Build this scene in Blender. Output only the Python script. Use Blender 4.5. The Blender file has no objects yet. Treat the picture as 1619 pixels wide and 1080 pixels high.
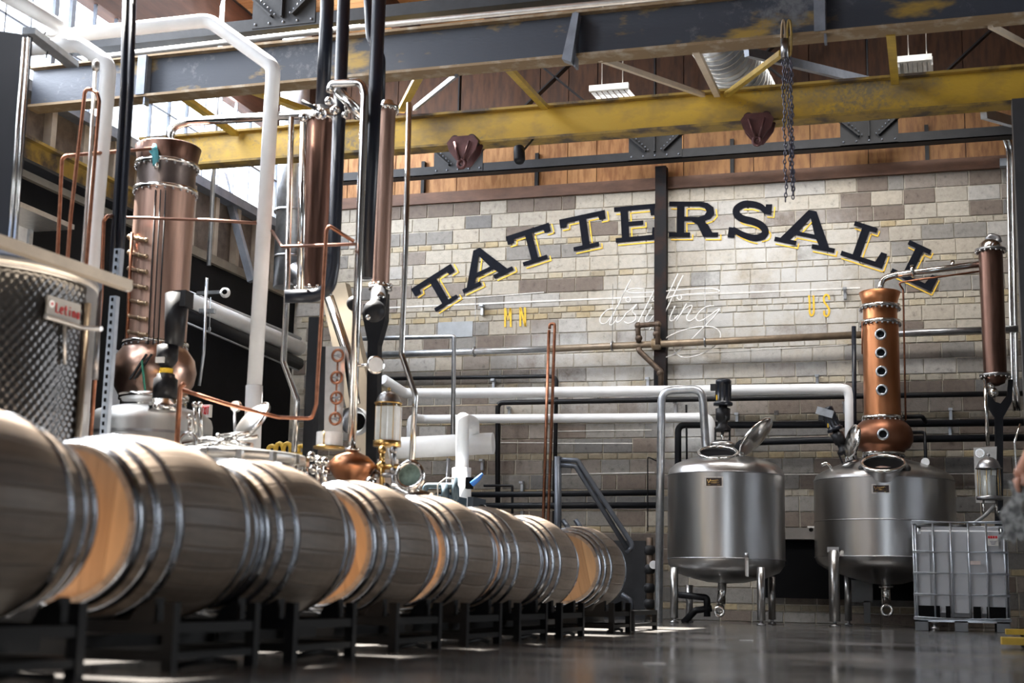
import bpy, bmesh, math, random
from mathutils import Vector as V, Matrix
random.seed(7)
SC = bpy.context.scene
COL = SC.collection
# ------------------------------------------------------------------ camera
F = 2248.0
PITCH, ROLL, YAW, CZ = math.radians(10.05), math.radians(1.25), math.radians(17.3), 0.29
fwd = V((-math.sin(YAW)*math.cos(PITCH), math.cos(YAW)*math.cos(PITCH), math.sin(PITCH)))
rt0 = V((math.cos(YAW), math.sin(YAW), 0)); up0 = rt0.cross(fwd)
RT = rt0*math.cos(ROLL)+up0*math.sin(ROLL); UP = -rt0*math.sin(ROLL)+up0*math.cos(ROLL)
C0 = V((0, 0, CZ))
cam = bpy.data.cameras.new('camera'); camo = bpy.data.objects.new('camera', cam); COL.objects.link(camo)
cam.sensor_width = 36; cam.lens = F/1619*36; cam.clip_end = 200; cam.clip_start = 0.05
m = Matrix((RT, UP, -fwd)).transposed().to_4x4(); m.translation = C0; camo.matrix_world = m
cam.dof.use_dof = True; cam.dof.focus_distance = 16.3; cam.dof.aperture_fstop = 2.1
SC.camera = camo
SC.view_settings.view_transform = 'Standard'; SC.view_settings.look = 'None'
SC.view_settings.gamma = 1; SC.view_settings.use_curve_mapping = False
SC.view_settings.exposure = 0.1
# ------------------------------------------------------------------ light
W = bpy.data.worlds.new('sky'); SC.world = W; W.use_nodes = True
bg = W.node_tree.nodes['Background']; bg.inputs[0].default_value = (0.86, 0.93, 1.0, 1); bg.inputs[1].default_value = 5.0
sl = bpy.data.lights.new('sun', 'SUN'); sl.energy = 85; sl.angle = math.radians(0.6); sl.color = (1, 0.93, 0.82)
so = bpy.data.objects.new('sun', sl); COL.objects.link(so)
so.rotation_euler = V((0.5, -0.22, -1)).to_track_quat('-Z', 'Y').to_euler()
def area(name, loc, look, sx, sy, power, col=(0.93, 0.96, 1.0)):
    l = bpy.data.lights.new(name, 'AREA'); l.shape = 'RECTANGLE'; l.size = sx; l.size_y = sy; l.energy = power; l.color = col
    o = bpy.data.objects.new(name, l); COL.objects.link(o); o.location = loc
    o.rotation_euler = V(look).to_track_quat('-Z', 'Z').to_euler(); return o
# sky seen through the clerestory windows of the left wall and the shop windows behind the camera
for yy, pw in ((0.0, 380), (5.5, 480), (11.0, 780), (16.0, 800)):
    area('sky_window', (-9.45, yy, 6.1), (1, 0, -0.35), 5.2, 1.3, pw)
area('sky_front', (1.5, -6.2, 2.3), (-0.15, 1, 0.02), 3.2, 2.6, 45)
area('sky_door', (-8.95, 0.5, 2.0), (1, 0, 0), 3.5, 3.0, 100, (1, .98, .94))
area('sky_right', (4.9, 12.2, 1.9), (-1, -0.45, -0.03), 4.6, 2.0, 120).data.spread = math.radians(100)
area('roof_fill', (-2.0, 15.3, 7.75), (0, 0.5, -0.86), 4.6, 1.1, 190, (1, 0.97, 0.93)).data.spread = math.radians(98)  # added fill lamp under the closed roof, brightens the back wall
# ------------------------------------------------------------------ pixel helpers (F in pixels of the 1619x1080 frame)
def ray(x, y): return fwd + RT*((x-809.5)/F) + UP*((540-y)/F)
def P(x, y, Y): r = ray(x, y); return C0 + r*(Y/r.y)
def PX(x, y, X): r = ray(x, y); return C0 + r*(X/r.x)
def PZ(x, y, Z): r = ray(x, y); return C0 + r*((Z-CZ)/r.z)
def dep(p): return (V(p)-C0).dot(fwd)
def M1(p, px): return px*dep(p)/F          # metres of px pixels at point p
# ------------------------------------------------------------------ materials
MATS = {}
def mat(name, col, rough=0.5, metal=0.0, var=0.15, scale=6.0, bump=0.0, col2=None, thr=(0.45, 0.6), stretch=(1, 1, 1), rvar=0.0, coat=0.0, spec=0.5, bscale=None, coords='Object', speck=None):
    if name in MATS: return MATS[name]
    m = bpy.data.materials.new(name); m.use_nodes = True; nt = m.node_tree; N = nt.nodes; L = nt.links
    b = N['Principled BSDF']; b.inputs['Roughness'].default_value = rough; b.inputs['Metallic'].default_value = metal
    b.inputs['Coat Weight'].default_value = coat; b.inputs['Specular IOR Level'].default_value = spec
    tc = N.new('ShaderNodeTexCoord'); mp = N.new('ShaderNodeMapping'); mp.inputs['Scale'].default_value = stretch
    L.new(tc.outputs[coords], mp.inputs[0])
    n = N.new('ShaderNodeTexNoise'); n.inputs['Scale'].default_value = scale; n.inputs['Detail'].default_value = 5; n.inputs['Roughness'].default_value = 0.62
    L.new(mp.outputs[0], n.inputs['Vector'])
    r = N.new('ShaderNodeValToRGB'); c = list(col)+[1]
    if col2:
        r.color_ramp.elements[0].position = thr[0]; r.color_ramp.elements[1].position = thr[1]
        r.color_ramp.elements[0].color = c; r.color_ramp.elements[1].color = list(col2)+[1]
    else:
        r.color_ramp.elements[0].position = 0.3; r.color_ramp.elements[1].position = 0.7
        r.color_ramp.elements[0].color = [v*(1-var) for v in col]+[1]; r.color_ramp.elements[1].color = [min(1, v*(1+var)) for v in col]+[1]
    L.new(n.outputs[0], r.inputs[0]); L.new(r.outputs[0], b.inputs['Base Color'])
    if speck:
        sc_, slo, shi, fs, ms = speck
        n4 = N.new('ShaderNodeTexNoise'); n4.inputs['Scale'].default_value = fs; n4.inputs['Detail'].default_value = 8; n4.inputs['Roughness'].default_value = .75
        n5 = N.new('ShaderNodeTexNoise'); n5.inputs['Scale'].default_value = ms; n5.inputs['Detail'].default_value = 3; n5.inputs['W' if 'W' in n5.inputs and False else 'Scale'].default_value = ms
        L.new(tc.outputs[coords], n4.inputs['Vector']); L.new(tc.outputs[coords], n5.inputs['Vector'])
        av = N.new('ShaderNodeMath'); av.operation = 'ADD'; L.new(n4.outputs[0], av.inputs[0]); L.new(n5.outputs[0], av.inputs[1])
        q4 = N.new('ShaderNodeMapRange'); q4.inputs[1].default_value = slo*2; q4.inputs[2].default_value = shi*2; L.new(av.outputs[0], q4.inputs[0])
        mx = N.new('ShaderNodeMix'); mx.data_type = 'RGBA'; L.new(q4.outputs[0], mx.inputs[0]); L.new(r.outputs[0], mx.inputs[6]); mx.inputs[7].default_value = list(sc_)+[1]
        L.new(mx.outputs[2], b.inputs['Base Color'])
    if rvar:
        q = N.new('ShaderNodeMapRange'); q.inputs[3].default_value = max(0.02, rough-rvar); q.inputs[4].default_value = rough+rvar
        q.inputs[1].default_value = .3; q.inputs[2].default_value = .7
        L.new(n.outputs[0], q.inputs[0]); L.new(q.outputs[0], b.inputs['Roughness'])
    if bump:
        n2 = N.new('ShaderNodeTexNoise'); n2.inputs['Scale'].default_value = bscale or scale*4; n2.inputs['Detail'].default_value = 4
        L.new(mp.outputs[0], n2.inputs['Vector'])
        bp = N.new('ShaderNodeBump'); bp.inputs['Strength'].default_value = bump; bp.inputs['Distance'].default_value = 0.01
        L.new(n2.outputs[0], bp.inputs['Height']); L.new(bp.outputs[0], b.inputs['Normal'])
    MATS[name] = m; return m
STEEL = mat('brushed_steel', (.43, .425, .42), .30, 1, .03, 3, stretch=(3, 3, .3), rvar=.012)
SATIN = mat('satin_steel', (.46, .455, .44), .45, 1, .12, 2, stretch=(3, 3, .4), rvar=.05)
STEELD = mat('dull_steel', (.36, .36, .37), .36, 1, .2, 8, rvar=.08)
CHROME = mat('polished_steel', (.74, .73, .71), .16, 1, .1, 4, rvar=.05)
GALV = mat('galvanised_steel', (.55, .58, .62), .34, .9, .15, 14, rvar=.06)
ALU = mat('dull_aluminium', (.62, .60, .57), .38, .8, .12, 12)
COPPER = mat('warm_copper', (.44, .185, .085), .36, 1, .16, 3, rvar=.04, stretch=(2, 2, .5))
COPPERD = mat('tarnished_copper', (.15, .085, .065), .40, 1, .35, 4, rvar=.08, stretch=(5, 5, .4))
COPPERL = mat('weathered_copper', (.38, .25, .20), .44, .85, .3, 3, rvar=.08, stretch=(6, 6, .4))
COPPIPE = mat('copper_pipe', (.34, .15, .09), .4, 1, .3, 20)
BLACKP = mat('black_iron', (.010, .010, .012), .42, .0, .3, 12, spec=.3)
FOAM = mat('black_foam', (.008, .009, .012), .5, 0, .25, 8, bump=.1, spec=.25)
FOAMB = mat('blue_black_foam', (.010, .013, .022), .36, 0, .2, 6, bump=.08, spec=.45)
WHITEP = mat('white_jacket', (.78, .79, .80), .42, 0, .05, 5, bump=.05)
YELLOW = mat('yellow_girder_paint', (.56, .35, .035), .52, .0, .2, 1.5, col2=(.13, .10, .07), thr=(.46, .76), stretch=(.8, 1, 1.4), bump=.15, bscale=30, speck=((.20, .16, .10), .535, .63, 22, .7))
DKGIRD = mat('dark_girder_paint', (.045, .052, .068), .45, .1, .2, 1.9, col2=(.34, .22, .05), thr=(.56, .68), stretch=(.6, 1, 1.6), bump=.15, bscale=30, spec=.4, speck=((.15, .155, .165), .56, .66, 9, .9))
YELLOWD = mat('dirty_yellow_edge', (.34, .22, .04), .6, 0, .2, 3, col2=(.07, .05, .035), thr=(.45, .62))
RUSTE = mat('brown_flange', (.22, .15, .08), .6, .2, .3, 5, col2=(.38, .33, .26), thr=(.5, .7))
IRON = mat('dark_truss_steel', (.018, .019, .022), .55, 0, .35, 5, bump=.1, spec=.3)
IRONG = mat('grey_steel_brace', (.20, .22, .26), .45, .4, .2, 6)
CREAM = mat('cream_paint', (.62, .52, .40), .5, 0, .1, 6)
YBR = mat('yellow_brace_paint', (.42, .28, .035), .5, 0, .25, 6)
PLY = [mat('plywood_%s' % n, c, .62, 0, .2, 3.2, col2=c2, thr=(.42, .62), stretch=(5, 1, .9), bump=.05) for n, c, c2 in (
    ('gold', (.46, .235, .09), (.29, .125, .04)), ('honey', (.42, .20, .07), (.25, .10, .03)), ('shaded', (.085, .034, .014), (.045, .018, .008)))]  # last one is plywood darkened for the shade under the roof
PLYR = mat('plywood_brown', (.34, .165, .055), .62, 0, .2, 3.2, col2=(.20, .085, .028), thr=(.42, .62), stretch=(5, 1, .9), bump=.05)
PLATE = mat('brown_wall_plate', (.13, .065, .04), .6, 0, .3, 4, stretch=(1, 3, 3))
PLANK = [mat('roof_plank_%s' % n, c, .6, 0, .25, 3, stretch=(.4, 4, 4)) for n, c in (('tan', (.52, .27, .11)), ('amber', (.42, .19, .07)), ('umber', (.33, .14, .055)))]
JOIST = mat('dark_joist', (.085, .037, .022), .65, 0, .4, 3, stretch=(3, .4, 3))
MORTAR = mat('mortar', (.50, .46, .385), .9, 0, .25, 7, bump=.3, coords='Object')
SWITCH = mat('switch_plate', (.72, .70, .66), .5)
BLACKM = mat('matte_black', (.003, .003, .0035), .8, 0, .2, 4, spec=.1)
DARKW = mat('black_wall_paint', (.006, .006, .007), .7, 0, .3, 3, bump=.1, spec=.15)
GAUGE = mat('gauge_face', (.85, .86, .86), .35)
RUBBER = mat('black_rubber', (.015, .015, .016), .5)
OAK = [mat('oak_stave_%d' % i, c, .5, 0, .25, 5, stretch=(8, .6, 8), bump=.06) for i, c in enumerate(((.21, .16, .12), (.24, .185, .14), (.18, .135, .10), (.225, .17, .125)))]
OAKH = [mat('oak_head_%d' % i, c, .5, 0, .18, 4, stretch=(6, 6, .5), bump=.04) for i, c in enumerate(((.34, .20, .10), (.38, .235, .12), (.30, .175, .085)))]
HOOP = mat('hoop_steel', (.40, .43, .48), .22, 1, .4, 7, rvar=.1)
RACKM = mat('black_rack_paint', (.0035, .0035, .004), .5, 0, .3, 6, spec=.15)
MAROON = mat('maroon_trolley', (.11, .045, .045), .5, .3, .3, 10)
YPAINT = mat('yellow_sign_paint', (.80, .50, .03), .6, 0, .25, 14)
KPAINT = mat('black_sign_paint', (.006, .007, .012), .8, 0, .3, 12, spec=.12)
WPAINT = mat('white_wall_paint', (.70, .68, .64), .7, 0, .25, 6)
BRASS = mat('brass', (.62, .42, .16), .28, 1, .15, 8)
REDT = mat('red_print', (.55, .03, .04), .5)
BLUEP = mat('blue_plastic', (.06, .19, .55), .35)
TEALP = mat('teal_paint', (.06, .28, .34), .45)
BLGREY = mat('blue_grey_paint', (.07, .11, .14), .4, .2)
SKIN = mat('skin', (.55, .27, .18), .55)
TROUS = mat('pale_green_trousers', (.32, .33, .25), .8, bump=.2)
CLOTH = mat('grey_mottled_cloth', (.10, .10, .10), .85, 0, .3, 30, col2=(.34, .34, .33), thr=(.45, .55))
SHIRT = mat('dark_shirt', (.03, .035, .05), .85)
SHOE = mat('grey_shoe', (.16, .155, .15), .7)
HAIR = mat('brown_hair', (.06, .035, .02), .7)
PALLET = mat('yellow_pallet_paint', (.55, .36, .04), .5)
TOTE = mat('white_tote_plastic', (.42, .43, .45), .35, 0, .06, 3)
LOUVR = mat('louvre_white', (.66, .66, .64), .4)
TANP = mat('tan_panel', (.50, .42, .31), .5, 0, .12, 3)
GLASSM = bpy.data.materials.new('clear_glass'); GLASSM.use_nodes = True
def _glass(m, tint, mixf):
    nt = m.node_tree; N = nt.nodes; L = nt.links; N.remove(N['Principled BSDF'])
    t = N.new('ShaderNodeBsdfTransparent'); t.inputs[0].default_value = tint
    g = N.new('ShaderNodeBsdfGlossy'); g.inputs['Roughness'].default_value = .05
    lw = N.new('ShaderNodeLayerWeight'); lw.inputs[0].default_value = .5
    fr = N.new('ShaderNodeMath'); fr.operation = 'POWER'; fr.inputs[1].default_value = 5; L.new(lw.outputs['Facing'], fr.inputs[0])
    ad = N.new('ShaderNodeMath'); ad.operation = 'ADD'; ad.inputs[1].default_value = mixf+.03; ad.use_clamp = True
    mx = N.new('ShaderNodeMixShader'); L.new(fr.outputs[0], ad.inputs[0]); L.new(ad.outputs[0], mx.inputs[0]); L.new(t.outputs[0], mx.inputs[1]); L.new(g.outputs[0], mx.inputs[2])
    L.new(mx.outputs[0], N['Material Output'].inputs[0])
_glass(GLASSM, (.93, .95, .95, 1), .03)
PANE = bpy.data.materials.new('window_glass'); PANE.use_nodes = True; _glass(PANE, (.97, .98, 1, 1), .0)
def floor_mat():
    m = mat('polished_concrete', (.115, .108, .102), .16, 0, .3, .9, bump=.05, bscale=14, rvar=.09, spec=.75)
    return m
FLOORM = floor_mat()
# block materials: colour per piece, dirt by noise, and the old whitewash round the script sign
def block_mat(name, col, dirt=(.22, .2, .17)):
    m = bpy.data.materials.new(name); m.use_nodes = True; nt = m.node_tree; N = nt.nodes; L = nt.links
    b = N['Principled BSDF']; b.inputs['Roughness'].default_value = .85; b.inputs['Specular IOR Level'].default_value = .3
    g = N.new('ShaderNodeNewGeometry')
    n = N.new('ShaderNodeTexNoise'); n.inputs['Scale'].default_value = 9; n.inputs['Detail'].default_value = 7; n.inputs['Roughness'].default_value = .7
    L.new(g.outputs['Position'], n.inputs['Vector'])
    r = N.new('ShaderNodeValToRGB'); r.color_ramp.elements[0].position = .33; r.color_ramp.elements[1].position = .62
    r.color_ramp.elements[0].color = [c*.55 for c in col]+[1]; r.color_ramp.elements[1].color = [min(1, c*1.08) for c in col]+[1]
    r.color_ramp.elements.new(.42).color = [c*.9 for c in col]+[1]
    n.inputs['Scale'].default_value = 14; L.new(n.outputs[0], r.inputs[0])
    # whitewash patches
    def blob(cx, cz, rx, rz, th):
        v = N.new('ShaderNodeVectorMath'); v.operation = 'SUBTRACT'; v.inputs[1].default_value = (cx, 18.5, cz); L.new(g.outputs['Position'], v.inputs[0])
        s = N.new('ShaderNodeVectorMath'); s.operation = 'MULTIPLY'; s.inputs[1].default_value = (1/rx, .2, 1/rz); L.new(v.outputs[0], s.inputs[0])
        l = N.new('ShaderNodeVectorMath'); l.operation = 'LENGTH'; L.new(s.outputs[0], l.inputs[0])
        q = N.new('ShaderNodeMapRange'); q.inputs[1].default_value = 1.15; q.inputs[2].default_value = .55; L.new(l.outputs['Value'], q.inputs[0])
        return q.outputs[0]
    n3 = N.new('ShaderNodeTexNoise'); n3.inputs['Scale'].default_value = 2.2; n3.inputs['Detail'].default_value = 8; n3.inputs['Roughness'].default_value = .75
    L.new(g.outputs['Position'], n3.inputs['Vector'])
    q3 = N.new('ShaderNodeMapRange'); q3.inputs[1].default_value = .34; q3.inputs[2].default_value = .58; L.new(n3.outputs[0], q3.inputs[0])
    tot = None
    for a in ((-3.55, 3.75, 1.0, 1.35, 0), (-2.2, 4.3, 1.6, 1.25, 0), (-4.8, 3.3, 1.1, .7, 0), (-3.2, 2.6, .5, 1.2, 0)):
        o = blob(*a)
        if tot is None: tot = o
        else:
            mx = N.new('ShaderNodeMath'); mx.operation = 'MAXIMUM'; L.new(tot, mx.inputs[0]); L.new(o, mx.inputs[1]); tot = mx.outputs[0]
    mu = N.new('ShaderNodeMath'); mu.operation = 'MULTIPLY'; L.new(tot, mu.inputs[0]); L.new(q3.outputs[0], mu.inputs[1])
    mu2 = N.new('ShaderNodeMath'); mu2.operation = 'MULTIPLY'; mu2.inputs[1].default_value = .75; L.new(mu.outputs[0], mu2.inputs[0])
    mix = N.new('ShaderNodeMix'); mix.data_type = 'RGBA'; L.new(mu2.outputs[0], mix.inputs[0]); L.new(r.outputs[0], mix.inputs[6]); mix.inputs[7].default_value = (.60, .60, .59, 1)
    L.new(mix.outputs[2], b.inputs['Base Color'])
    n2 = N.new('ShaderNodeTexNoise'); n2.inputs['Scale'].default_value = 70; n2.inputs['Detail'].default_value = 5; L.new(g.outputs['Position'], n2.inputs['Vector'])
    bp = N.new('ShaderNodeBump'); bp.inputs['Strength'].default_value = .5; bp.inputs['Distance'].default_value = .008; L.new(n2.outputs[0], bp.inputs['Height']); L.new(bp.outputs[0], b.inputs['Normal'])
    return m
BLK = [block_mat('block_%s' % n, c) for n, c in (('grey', (.26, .245, .225)), ('taupe', (.27, .235, .205)), ('brown', (.19, .155, .13)), ('sand', (.40, .365, .31)), ('cream', (.46, .42, .355)), ('pale', (.44, .42, .39)), ('slate', (.185, .178, .17)), ('buff', (.43, .385, .32)))]
BRK = [block_mat('brick_%s' % n, c) for n, c in (('yellow', (.42, .34, .21)), ('straw', (.46, .40, .29)), ('putty', (.43, .39, .32)), ('dun', (.34, .29, .21)))]
# ------------------------------------------------------------------ mesh building
def fillet(pts, br, n=5):
    pts = [V(p) for p in pts]
    if br <= 0 or len(pts) < 3: return pts
    out = [pts[0]]
    for i in range(1, len(pts)-1):
        a, b, c = pts[i-1], pts[i], pts[i+1]
        u = (a-b); w = (c-b); lu, lw = u.length, w.length
        if lu < 1e-6 or lw < 1e-6: continue
        u /= lu; w /= lw
        ang = math.acos(max(-1, min(1, u.dot(w))))
        if ang > 3.05: out.append(b); continue
        d = min(br/math.tan(ang/2) if ang > .05 else br, lu*.48, lw*.48)
        s, e = b+u*d, b+w*d
        for k in range(n+1):
            t = k/n; out.append(s*(1-t)**2 + b*2*t*(1-t) + e*t*t)
    out.append(pts[-1]); return out
class G:
    def __init__(s): s.b = bmesh.new(); s.mi = 0
    def face(s, vs):
        try: f = s.b.faces.new(vs); f.material_index = s.mi; return f
        except ValueError: return None
    def hexa(s, cs):
        v = [s.b.verts.new(c) for c in cs]
        for q in ((0, 3, 2, 1), (4, 5, 6, 7), (0, 1, 5, 4), (1, 2, 6, 5), (2, 3, 7, 6), (3, 0, 4, 7)): s.face([v[i] for i in q])
        return s
    def box(s, c, d, rot=None):
        c = V(c); h = V(d)*.5; R = rot or Matrix.Identity(3)
        return s.hexa([c+R@V((x*h.x, y*h.y, z*h.z)) for x, y, z in ((-1, -1, -1), (1, -1, -1), (1, 1, -1), (-1, 1, -1), (-1, -1, 1), (1, -1, 1), (1, 1, 1), (-1, 1, 1))])
    def span(s, a, b): a, b = V(a), V(b); return s.box((a+b)/2, [abs(q) for q in (b-a)])
    def beam(s, p, q, w, h, up=(0, 0, 1)):
        p, q = V(p), V(q); z = (q-p).normalized(); x = z.cross(V(up))
        if x.length < 1e-4: x = z.cross(V((0, 1, 0)))
        x.normalize(); y = z.cross(x)
        return s.box((p+q)/2, (w, h, (q-p).length), Matrix((x, y, z)).transposed())
    def tube(s, pts, r, seg=12, br=0, caps=True, closed=False, n=5):
        pts = fillet(pts, br, n); N = len(pts)
        rs = r if isinstance(r, (list, tuple)) else [r]*N
        prev = None; rings = []
        for i, p in enumerate(pts):
            if closed: t = pts[(i+1) % N]-pts[i-1]
            else: t = pts[min(i+1, N-1)]-pts[max(i-1, 0)]
            if t.length < 1e-9: t = V((0, 0, 1))
            t.normalize()
            if prev is None:
                x = t.cross(V((0, 0, 1)))
                if x.length < .05: x = t.cross(V((0, 1, 0)))
            else: x = prev - t*prev.dot(t)
            x.normalize(); prev = x; y = t.cross(x)
            rings.append([s.b.verts.new(p + (x*math.cos(a)+y*math.sin(a))*rs[i]) for a in [2*math.pi*k/seg for k in range(seg)]])
        rr = range(N) if closed else range(N-1)
        for i in rr:
            A, B = rings[i], rings[(i+1) % N]
            for k in range(seg): f = s.face((A[k], A[(k+1) % seg], B[(k+1) % seg], B[k])); f and setattr(f, 'smooth', True)
        if caps and not closed: s.face(rings[0][::-1]); s.face(rings[-1])
        return s
    def lathe(s, base, prof, seg=32, axis=(0, 0, 1), smooth=True, a0=0, a1=None):
        base = V(base); ax = V(axis).normalized(); x = ax.cross(V((0, 0, 1)))
        if x.length < .05: x = V((1, 0, 0))
        x.normalize(); y = ax.cross(x); rings = []
        for r, z in prof:
            if r < 1e-6: rings.append([s.b.verts.new(base+ax*z)])
            else: rings.append([s.b.verts.new(base+ax*z+(x*math.cos(2*math.pi*k/seg)+y*math.sin(2*math.pi*k/seg))*r) for k in range(seg)])
        for A, B in zip(rings, rings[1:]):
            for k in range(seg):
                k2 = (k+1) % seg
                if len(A) == 1 and len(B) == 1: break
                if len(A) == 1: f = s.face((A[0], B[k2], B[k]))
                elif len(B) == 1: f = s.face((A[k], A[k2], B[0]))
                else: f = s.face((A[k], A[k2], B[k2], B[k]))
                if f: f.smooth = smooth
        return s
    def disc(s, c, r, t, axis, seg=20): return s.lathe(c, [(0, 0), (r, 0), (r, t), (0, t)], seg, axis, False)
    def sph(s, c, r, seg=12, sc=(1, 1, 1)):
        return s.lathe(c, [(r*sc[0]*math.sin(math.pi*k/8), -r*sc[2]*math.cos(math.pi*k/8)) for k in range(9)], seg)
    def extr(s, pts, d):
        d = V(d); a = [s.b.verts.new(p) for p in pts]; b = [s.b.verts.new(V(p)+d) for p in pts]; n = len(a)
        s.face(a); s.face(b[::-1])
        for i in range(n): s.face((a[i], b[i], b[(i+1) % n], a[(i+1) % n]))
        return s
    def mesh(s, name, mats, off=V((0, 0, 0))):
        bmesh.ops.recalc_face_normals(s.b, faces=s.b.faces)
        if off.length: bmesh.ops.translate(s.b, verts=s.b.verts, vec=-off)
        me = bpy.data.meshes.new(name); s.b.to_mesh(me); s.b.free()
        for mm in (mats if isinstance(mats, (list, tuple)) else [mats]): me.materials.append(mm)
        return me
    def put(s, name, mats, parent):       # a part; world coordinates
        me = s.mesh(name, mats, org(parent)); o = bpy.data.objects.new(name, me); COL.objects.link(o); o.parent = parent; return o
    def solo(s, name, mats, label, cat, group=None):
        xs = [v.co for v in s.b.verts]; lo = V([min(c[i] for c in xs) for i in range(3)]); hi = V([max(c[i] for c in xs) for i in range(3)])
        off = V(((lo.x+hi.x)/2, (lo.y+hi.y)/2, lo.z)); me = s.mesh(name, mats, off)
        o = bpy.data.objects.new(name, me); COL.objects.link(o); o.location = off; tag(o, label, cat, group); return o
    def struct(s, name, mats, parent=None):
        if parent is not None: return s.put(name, mats, parent)
        me = s.mesh(name, mats); o = bpy.data.objects.new(name, me); COL.objects.link(o); o['kind'] = 'structure'; return o
def org(o):
    p = V(o.location)
    while o.parent: o = o.parent; p += V(o.location)
    return p
def tag(o, label, cat, group=None):
    o['label'] = label; o['category'] = cat
    if group: o['group'] = group
def thing(name, label, cat, loc, group=None):
    o = bpy.data.objects.new(name, None); COL.objects.link(o); o.location = V(loc); tag(o, label, cat, group); return o
def sthing(name):
    o = bpy.data.objects.new(name, None); COL.objects.link(o); o['kind'] = 'structure'; return o
def dup(o, loc, label=None, rz=None, ry=None):
    def cp(q, par):
        c = q.copy(); COL.objects.link(c)
        if par is not None: c.parent = par
        for ch in KIDS.get(q.name, ()): cp(ch, c)
        return c
    KIDS = {}
    for q in list(COL.objects):
        if q.parent: KIDS.setdefault(q.parent.name, []).append(q)
    c = cp(o, None); c.location = V(loc)
    if label: c['label'] = label
    if rz is not None: c.rotation_euler.z = rz
    return c
def pipe(name, pts, rpx, m, label, cat='pipe', br=.08, group=None, seg=14, r=None, par=None):
    p = [V(q) for q in pts]; mid = p[len(p)//2]
    rr = r if r else M1(mid, rpx)
    g = G().tube(p, rr, seg, br)
    if par is not None: return g.put(name, m, par)
    return g.solo(name, m, label, cat, group)
# ================================================================== SETTING
YW = 18.5; XL = -9.1; ROOFZ = 8.15; ZB, ZS, ZT = 4.48, 5.36, 6.82; XR = 5.0; YF = -6.5
G().span((XL-.3, YF-.3, -.2), (XR+.3, YW+.5, 0)).struct('floor', FLOORM)
# back wall: core, blocks, bricks
wb = sthing('wall_back')
G().span((XL, YW+.012, 0), (XR, YW+.3, 5.76)).put('mortar_bed', MORTAR, wb)
def piece_mesh(nm, w, h, mt, k):
    rnd = random.Random(k); g = G(); d = .02; c = .006
    j = lambda: rnd.uniform(-.003, .003)
    o = [(-w/2+j(), 0, -h/2+j()), (w/2+j(), 0, -h/2+j()), (w/2+j(), 0, h/2+j()), (-w/2+j(), 0, h/2+j())]
    back = [g.b.verts.new((x, d, z)) for x, y, z in o]; mid = [g.b.verts.new((x, c, z)) for x, y, z in o]
    fr = [g.b.verts.new((x*(1-2*c/w), 0, z*(1-2*c/h))) for x, y, z in o]
    for A, B in ((back, mid), (mid, fr)):
        for i in range(4): g.face((A[i], A[(i+1) % 4], B[(i+1) % 4], B[i]))
    g.face(fr); return g.mesh(nm, mt)
courses = []
z = 5.76
seq = 'BBBkBBkBBkkBBkBBkBBkBBkBBkBBkBBkBBkBBkBBk'
for ch in seq:
    h = .2 if ch == 'B' else .085
    if z-h < 0: h = z
    courses.append((ch, z-h, z)); z -= h
    if z <= .03: break
BM = {}; blocks = []; bricks = []
rb = random.Random(11)
for ci, (ch, z0, z1) in enumerate(courses):
    w = .4 if ch == 'B' else .2
    x = XL + (w/2 if ci % 2 else 0) + rb.uniform(0, .05)
    prev = 0
    while x < XR:
        ww = w*(.5 if (ch == 'B' and rb.random() < .05) else 1)
        if ch == 'B':
            left = (x < -5)
            wts = [4, 4, 3, 3, 3, 3, 1.2, 2] if z0 > 3.2 else [3, 4, 9, .4, .15, .3, 4, .2]  # low courses get darker blocks, standing in for shade on the lower wall
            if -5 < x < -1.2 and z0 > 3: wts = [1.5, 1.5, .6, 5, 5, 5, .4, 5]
            mi = rb.choices(range(8), wts)[0]
            if rb.random() < .25: mi = prev
            prev = mi
        else: mi = (rb.choices(range(4), [3, 3, 3, 1.5])[0] if x < -4 else rb.choices(range(4), [.6, 2, 7, .7])[0]) if z0 > 3 else rb.choices(range(4), [1, .5, 1, 6])[0]  # low bricks mostly dun, the same shade put into the colour
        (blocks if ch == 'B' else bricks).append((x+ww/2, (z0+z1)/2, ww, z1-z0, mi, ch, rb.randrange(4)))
        x += ww
def place(lst, nm, keepfn):
    vis = sorted([b for b in lst if keepfn(b)], key=lambda b: -b[0]*1.0 - .35*b[1])[:290]
    s = set(id(b) for b in vis)
    for b in vis:
        key = (nm, round(b[2], 2), round(b[3], 3), b[4], b[6])
        if key not in BM: BM[key] = piece_mesh(nm, b[2]-.011, b[3]-.011, (BLK if nm == 'concrete_block' else BRK)[b[4]], hash(key[1:]) & 255)
        o = bpy.data.objects.new(nm, BM[key]); COL.objects.link(o); o.parent = wb
        o.location = (b[0], YW - rb.uniform(0, .006), b[1])
    g = G()
    for b in lst:
        if id(b) in s: continue
        g.mi = b[4]; w, h = b[2]-.011, b[3]-.011; y = YW - rb.uniform(0, .005)
        x0, x1, a, c = b[0]-w/2, b[0]+w/2, b[1]-h/2, b[1]+h/2
        fv = [g.b.verts.new(q) for q in ((x0+.005, y, a+.005), (x1-.005, y, a+.005), (x1-.005, y, c-.005), (x0+.005, y, c-.005))]
        bv = [g.b.verts.new(q) for q in ((x0, y+.02, a), (x1, y+.02, a), (x1, y+.02, c), (x0, y+.02, c))]
        g.face(fv)
        for i in range(4): g.face((bv[i], bv[(i+1) % 4], fv[(i+1) % 4], fv[i]))
    o = g.put('remaining_%ss' % nm, BLK if nm == 'concrete_block' else BRK, wb); o['kind'] = 'stuff'
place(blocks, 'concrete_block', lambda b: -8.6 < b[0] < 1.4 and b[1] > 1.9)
place(bricks, 'brick', lambda b: -8.6 < b[0] < 1.4 and b[1] > 1.9)
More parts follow.
